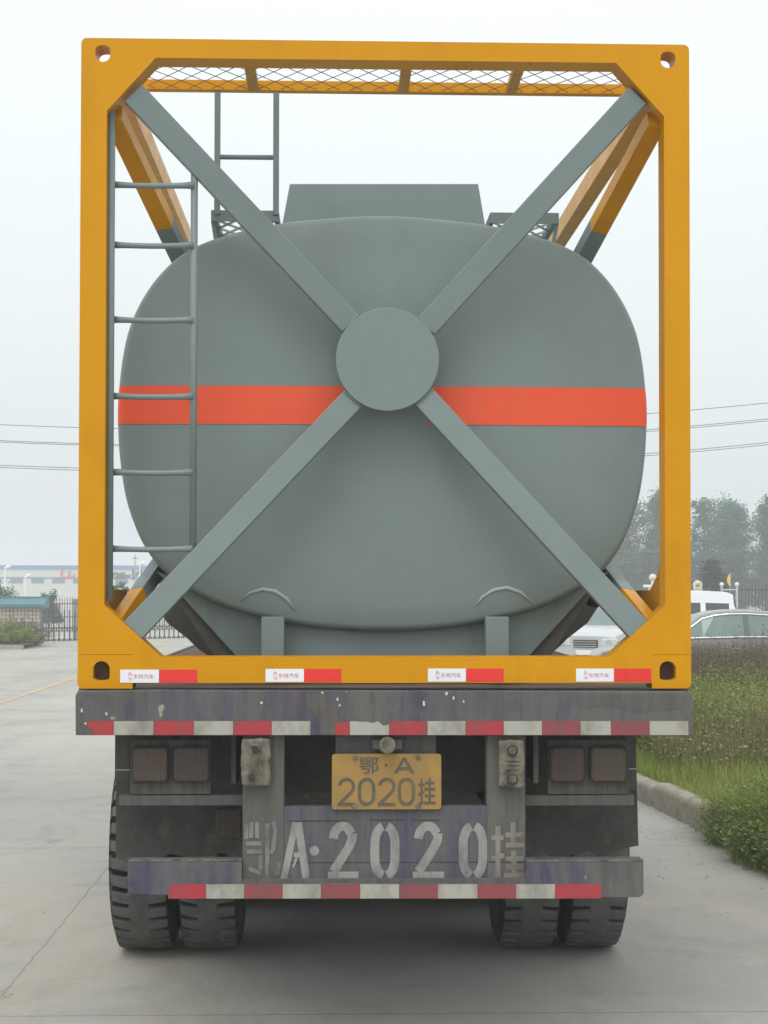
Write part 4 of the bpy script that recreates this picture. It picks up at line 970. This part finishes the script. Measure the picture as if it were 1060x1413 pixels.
# ================================================================= CARS
def car(name, label, cat, L_, W_, H_, st, glassrows, mats, loc, rz, van=False, face=True, chrome=False):
    """st: stations (x from front 0..1, lower half width factor, belt z, roof z, roof half width factor)"""
    t = thing(name, label, cat, loc, rz=rz); OFF[t] = Vector((0, 0, 0))
    rows = []
    for (u_, wf, zb, zr, rf) in st:
        x = -L_/2+u_*L_; hw = W_/2*wf; cab = zr > zb+.05
        rw = W_/2*rf
        sec = [(0, .20), (hw*.90, .20), (hw*.985, .30), (hw, .50), (hw*.995, zb*.8), (hw*.96, zb), (hw*.945 if cab else hw*.85, zb+.015)]
        sec += [(rw+ (hw*.945-rw)*(.10 if not van else .3) if cab else hw*.7, zr-(.075 if not van else max(.06, min(.31, (zr-zb)*.40))) if cab else zb+.02), (rw*.93 if cab else hw*.55, zr-.02 if cab else zb+.028), (rw*.6 if cab else hw*.3, zr if cab else zb+.032), (0, zr+.012 if cab else zb+.034)]
        rows.append([(x, -a, b) for a, b in sec]+[(x, a, b) for a, b in sec[::-1][1:-1]])
    body, gl = MB(), MB(); n = len(rows[0]); h = 10
    for r in rows: body.v += r
    gf = []
    for i in range(len(rows)-1):
        for j in range(n):
            jj = (j+1) % n; f = (i*n+j, i*n+jj, (i+1)*n+jj, (i+1)*n+j)
            side = (j == 6 or j == n-7)
            top = (6 <= j < n-6)
            if (side and i in glassrows[0]) or (top and i in glassrows[1] and not side): gf.append(f)
            elif top and side and i in glassrows[1]: body.f.append(f)
            else: body.f.append(f)
    body.f.append(tuple(range(n))[::-1]); body.f.append(tuple((len(rows)-1)*n+j for j in range(n)))
    gl.v = list(body.v); gl.f = gf
    # wheel arches are dark discs with tyre + rim in front
    bo = body.build('body', mats[0], t, smooth=True, fix=True)
    bo.data.set_sharp_from_angle(angle=R(38))
    g = gl.build('windows', mats[1], t, smooth=False, fix=True)
    import bmesh
    bm = bmesh.new(); bm.from_mesh(g.data); bmesh.ops.delete(bm, geom=[v for v in bm.verts if not v.link_faces], context='VERTS'); bm.to_mesh(g.data); bm.free()
    for xw in (.17, .80):
        for s_ in (-1, 1):
            xx = -L_/2+xw*L_; yy = s_*W_/2
            MB().tube([(xx, yy-s_*.18, .33), (xx, yy-s_*.0-s_*-.006, .33)], .37, 28).build('wheel_arch', 'dark', t)
            wv = MB().tube([(xx, yy-s_*.17, .31), (xx, yy+s_*.012, .31)], .31, 28).build('wheel', 'tyre', t, .02)
            MB().tube([(xx, yy, .31), (xx, yy+s_*.018, .31)], [.20, .18], 20).build('rim', 'galv', wv)
    if face:   # front at -x
        xf = -L_/2
        zb = st[0][2]
        gr_ = MB().box(xf-.03, xf+.05, -W_*.17, W_*.17, zb-.22, zb-.05).build('grille', 'dark', t, .02)
        for k_ in range(3): MB().box(xf-.04, xf-.02, -W_*.16, W_*.16, zb-.20+k_*.05, zb-.185+k_*.05).build('grille_bar', 'chrome', gr_)
        MB().box(xf-.045, xf+.08, -W_*.30, W_*.30, .24, .38).build('air_intake', 'dark', t, .03)
        MB().box(xf-.05, xf-.03, -.22, .22, .42, .53).build('licence_plate', 'white', t)
        for s_ in (-1, 1):
            hl = MB()
            for a_ in range(1):
                hl.prismx([(s_*W_*.20, zb-.19), (s_*W_*.22, zb-.02), (s_*W_*.40, zb+.0), (s_*W_*.44, zb-.05), (s_*W_*.40, zb-.20)], xf-.02, xf+.22)
            hh_ = hl.build('headlight', 'headlamp', t, .03, seg=3)
            MB().tube([(xf-.032, s_*W_*.32, zb-.10), (xf-.01, s_*W_*.32, zb-.10)], .07, 16).build('reflector', 'chrome', hh_)
            MB().tube([(xf-.03, s_*W_*.37, .33), (xf+.05, s_*W_*.37, .33)], .06, 14).build('fog_lamp', 'headlamp', t)
    for s_ in (-1, 1):
        xm = -L_/2+(.31 if not van else .12)*L_
        MB().box(xm-.06, xm+.10, s_*(W_/2*.95), s_*(W_/2*.95+.20), st[4][2]+.0, st[4][2]+.15).build('mirror', mats[2], t, .04, seg=3)
        MB().box(xm+.9, xm+1.1, s_*(W_/2*.99), s_*(W_/2*.99+.02), st[4][2]-.16, st[4][2]-.13).build('door_handle', 'chrome', t, .004)
    return t, rows
SED = [(0, .70, .55, .55, .5), (.02, .88, .66, .66, .5), (.06, .96, .72, .72, .5), (.16, 1, .82, .82, .5), (.26, 1, .88, .88, .5), (.30, 1, .91, .93, .5), (.345, 1, .92, 1.16, .76), (.40, 1, .93, 1.36, .72), (.45, 1, .935, 1.425, .70), (.50, 1, .94, 1.45, .70),
       (.555, 1, .945, 1.455, .70), (.575, 1, .945, 1.455, .70), (.66, 1, .95, 1.43, .70), (.74, 1, .955, 1.36, .70), (.80, 1, .96, 1.21, .70), (.86, 1, .965, 1.0, .6), (.90, .99, .965, .965, .5), (.97, .93, .93, .93, .5), (1, .84, .80, .80, .5)]
sx, _ = gr(953, 870, .9)
Ysed = 24.0
t, rows = car('parked_sedan', 'dark grey sedan with chrome window trim parked behind the weeds', 'car', 4.9, 1.82, 1.45, SED, ({6, 7, 8, 9, 11, 12, 13}, {5, 6, 13, 14}), ('cardark', 'carglass', 'carblack'), (atg(1010, Ysed), Ysed+.9, .02), R(-2), chrome=True)
for c in t.children:
    pass
# chrome trims along the belt line and over the windows
for s_ in (-1,):
    m = MB(); n = len(rows[0])
    up = [Vector(rows[i][7])+Vector((0, -.012, .005)) for i in (5, 6, 7, 8, 9, 10, 11, 12, 13, 14)]
    m.tube(up, .013, 6); lo = [Vector(rows[i][5])+Vector((0, -.012, .015)) for i in range(5, 16)]; m.tube(lo, .014, 6)
    m.build('chrome_trim', 'chrome', t)
    c = [Vector(rows[i][j]) for i, j in ((10, 6), (11, 6), (11, 7), (10, 7))]; off = Vector((0, -.012, 0))
    MB().add([p+off for p in c]+[p for p in c], [(0, 1, 2, 3), (4, 7, 6, 5), (0, 4, 5, 1), (1, 5, 6, 2), (2, 6, 7, 3), (3, 7, 4, 0)]).build('centre_pillar', 'carblack', t)
VAN = [(u_, wf, zb*.95, zr*.945, rf) for u_, wf, zb, zr, rf in [(0, .80, .70, .70, .5), (.02, .94, .95, .95, .5), (.05, .98, 1.02, 1.05, .8), (.09, 1, 1.06, 1.35, .84), (.15, 1, 1.08, 1.72, .84), (.20, 1, 1.10, 1.86, .82), (.24, 1, 1.10, 1.90, .82), (.40, 1, 1.10, 1.92, .82), (.42, 1, 1.10, 1.92, .82), (.755, 1, 1.10, 1.92, .82), (.785, 1, 1.10, 1.92, .82),
       (.925, 1, 1.10, 1.89, .82), (.955, 1, 1.08, 1.84, .80), (.985, .98, 1.05, 1.30, .84), (1, .92, .9, .92, .8)]]
Yv = 37
x_end = atg(1024, Yv-.8)
for i, q_ in enumerate(VAN):
    pass
car('white_minivan', 'white minibus with dark side windows parked behind the grey sedan', 'van', 4.4, 1.7, 1.9, VAN, ({4, 5, 6, 8, 10}, {2, 3, 12}), ('carwhite', 'vanglass', 'carwhite'), (x_end-2.2, Yv, .02), R(1), van=True)
HB = [(0, .80, .80, .80, .5), (.02, .92, .87, .87, .5), (.07, .98, .93, .93, .5), (.15, 1, .99, .99, .5), (.20, 1, 1.02, 1.03, .5), (.24, 1, 1.02, 1.14, .76), (.33, 1, 1.01, 1.38, .74), (.40, 1, 1.02, 1.52, .72), (.50, 1, 1.02, 1.57, .72), (.53, 1, 1.02, 1.57, .72),
      (.72, 1, 1.02, 1.56, .72), (.76, 1, 1.02, 1.54, .72), (.93, 1, 1.02, 1.45, .70), (.97, .98, 1.0, 1.2, .7), (1, .92, .8, .82, .6)]
def front_at(px_, Yf_, rz, L_): return (atg(px_, Yf_)+cos(rz)*L_/2, Yf_+sin(rz)*L_/2, 0)
car('silver_hatchback', 'silver car with its headlight and grille facing the camera, seen under the tank', 'car', 4.3, 1.75, 1.57, HB, ({6, 7, 9, 11}, {4, 5, 6, 12}), ('carsilver', 'carglass', 'carsilver'), front_at(808, 30, R(57), 4.3), R(57))
car('white_hatchback', 'white car parked left of the silver car, its front seen under the tank', 'car', 4.3, 1.75, 1.57, HB, ({6, 7, 9, 11}, {4, 5, 6, 12}), ('carwhite', 'carglass', 'carwhite'), front_at(770, 32.6, R(57), 4.3), R(57))
# fence right and gate posts
Yn = 56
fe = thing('iron_fence', 'dark iron railing fence to the right of the white van, before the trees', 'fence', (atg(1040, Yn), Yn, 0))
zt = at(1040, 808, Yn)[1]; m = MB(); x = atg(1019, Yn)
while x < atg(1240, Yn): m.tube([(x, Yn, 0), (x, Yn, zt), (x, Yn, zt+.12)], [.014, .014, .003], 5); x += .13
m.build('pickets', 'iron', fe)
for z in (zt-.15, .95, .3): MB().box(atg(1019, Yn), atg(1240, Yn), Yn-.02, Yn+.02, z-.025, z+.025).build('rail', 'iron', fe)
for xp, lab in ((996, 'round-topped metal gate post under the left side of the yellow flag'), (1017, 'round-topped metal gate post where the iron fence starts')):
    x, z = at(xp, 809, Yn-1); t = thing('gate_post', lab, 'post', (x, Yn-1, 0))
    MB().tube([(x, Yn-1, 0), (x, Yn-1, z)], .045, 10).build('shaft', 'galv', t)
    MB().tube([(x, Yn-1, z+d) for d in (-.01, .03, .08, .13, .15)], [.03, .07, .085, .06, .01], 12).build('ball', 'white', t, smooth=True)
x0, x1 = at(996, 812, Yn-1), at(1017, 812, Yn-1)
tag(MB().tube([(x0[0]+.05, Yn-1, x0[1]-.05), (x1[0]-.05, Yn-1, x1[1]-.05)], .025, 8).build('gate_crossbar', 'galv'), 'thin metal bar joining the two round-topped gate posts', 'bar')
x, z0_ = at(1004, 809, Yn+1); z1_ = at(1004, 791, Yn+1)[1]
fl = thing('yellow_flag', 'narrow yellow feather flag behind the gate posts', 'flag', (x, Yn+1, 0))
MB().tube([(x+.10, Yn+1, 0), (x+.10, Yn+1, z1_)], .012, 6).build('flag_pole', 'galv', fl)
hh = z1_-z0_; m = MB(); pts = [(.12, 0), (.04, .02), (-.10, .28), (-.12, .5), (-.06, .8), (.09, 1.0), (.12, .9)]
m.prism([(x+.05+a*.55, z0_+b*hh) for a, b in pts], Yn+.99, Yn+1.0).build('cloth', 'flagyellow', fl)
x, z = at(901, 797, 50); t = thing('globe_lamp', 'cream globe lamp on a white post beside the yellow frame', 'lamp', (x, 50, 0))
MB().tube([(x, 50, 0), (x, 50, z-.1)], .06, 10).build('post', 'white', t); MB().tube([(x, 50, z+d) for d in (-.13, -.10, -.05, 0, .05, .10, .13)], [.02, .09, .13, .14, .13, .09, .02], 16).build('globe', 'cream', t, smooth=True)
MB().box(x-.32, x+.1, 49.9, 50.1, z-.33, z-.24).box(x-.15, x-.05, 49.95, 50.05, 0, z-.33).build('shelf', 'white', t)
x, z = at(963, 814, 52); t = thing('stone_ornament', 'cream carved stone ornament above the white van roof', 'ornament', (x, 52, 0))
MB().box(x-.16, x+.16, 51.9, 52.1, 0, z).build('pedestal', 'concpost', t)
MB().tube([(x-.10, 52, z), (x-.12, 52, z+.18), (x-.09, 52, z+.30)], [.05, .06, .03], 8).tube([(x+.10, 52, z), (x+.11, 52, z+.2), (x+.07, 52, z+.28)], [.05, .06, .03], 8).tube([(x-.12, 52, z+.22), (x, 52, z+.26), (x+.12, 52, z+.22)], [.06, .09, .06], 8).tube([(x, 52, z), (x, 52, z+.12)], .05, 8).build('carving', 'cream', t)

# ================================================================= HAZE
hz = MB().box(-360, 360, -30, 420, -1, 13).mesh('haze')
q = bpy.data.materials.new('haze'); q.use_nodes = True; t_ = q.node_tree; t_.nodes.clear()
pv = t_.nodes.new('ShaderNodeVolumePrincipled'); pv.inputs['Color'].default_value = (.93, .96, 1, 1); pv.inputs['Density'].default_value = .0026; pv.inputs['Anisotropy'].default_value = .1
oo = t_.nodes.new('ShaderNodeOutputMaterial'); t_.links.new(pv.outputs[0], oo.inputs['Volume'])
ho = bpy.data.objects.new('haze', hz); COL.objects.link(ho); hz.materials.append(q)
tag(ho, 'pale mist in the air over the yard', 'haze', kind='stuff')
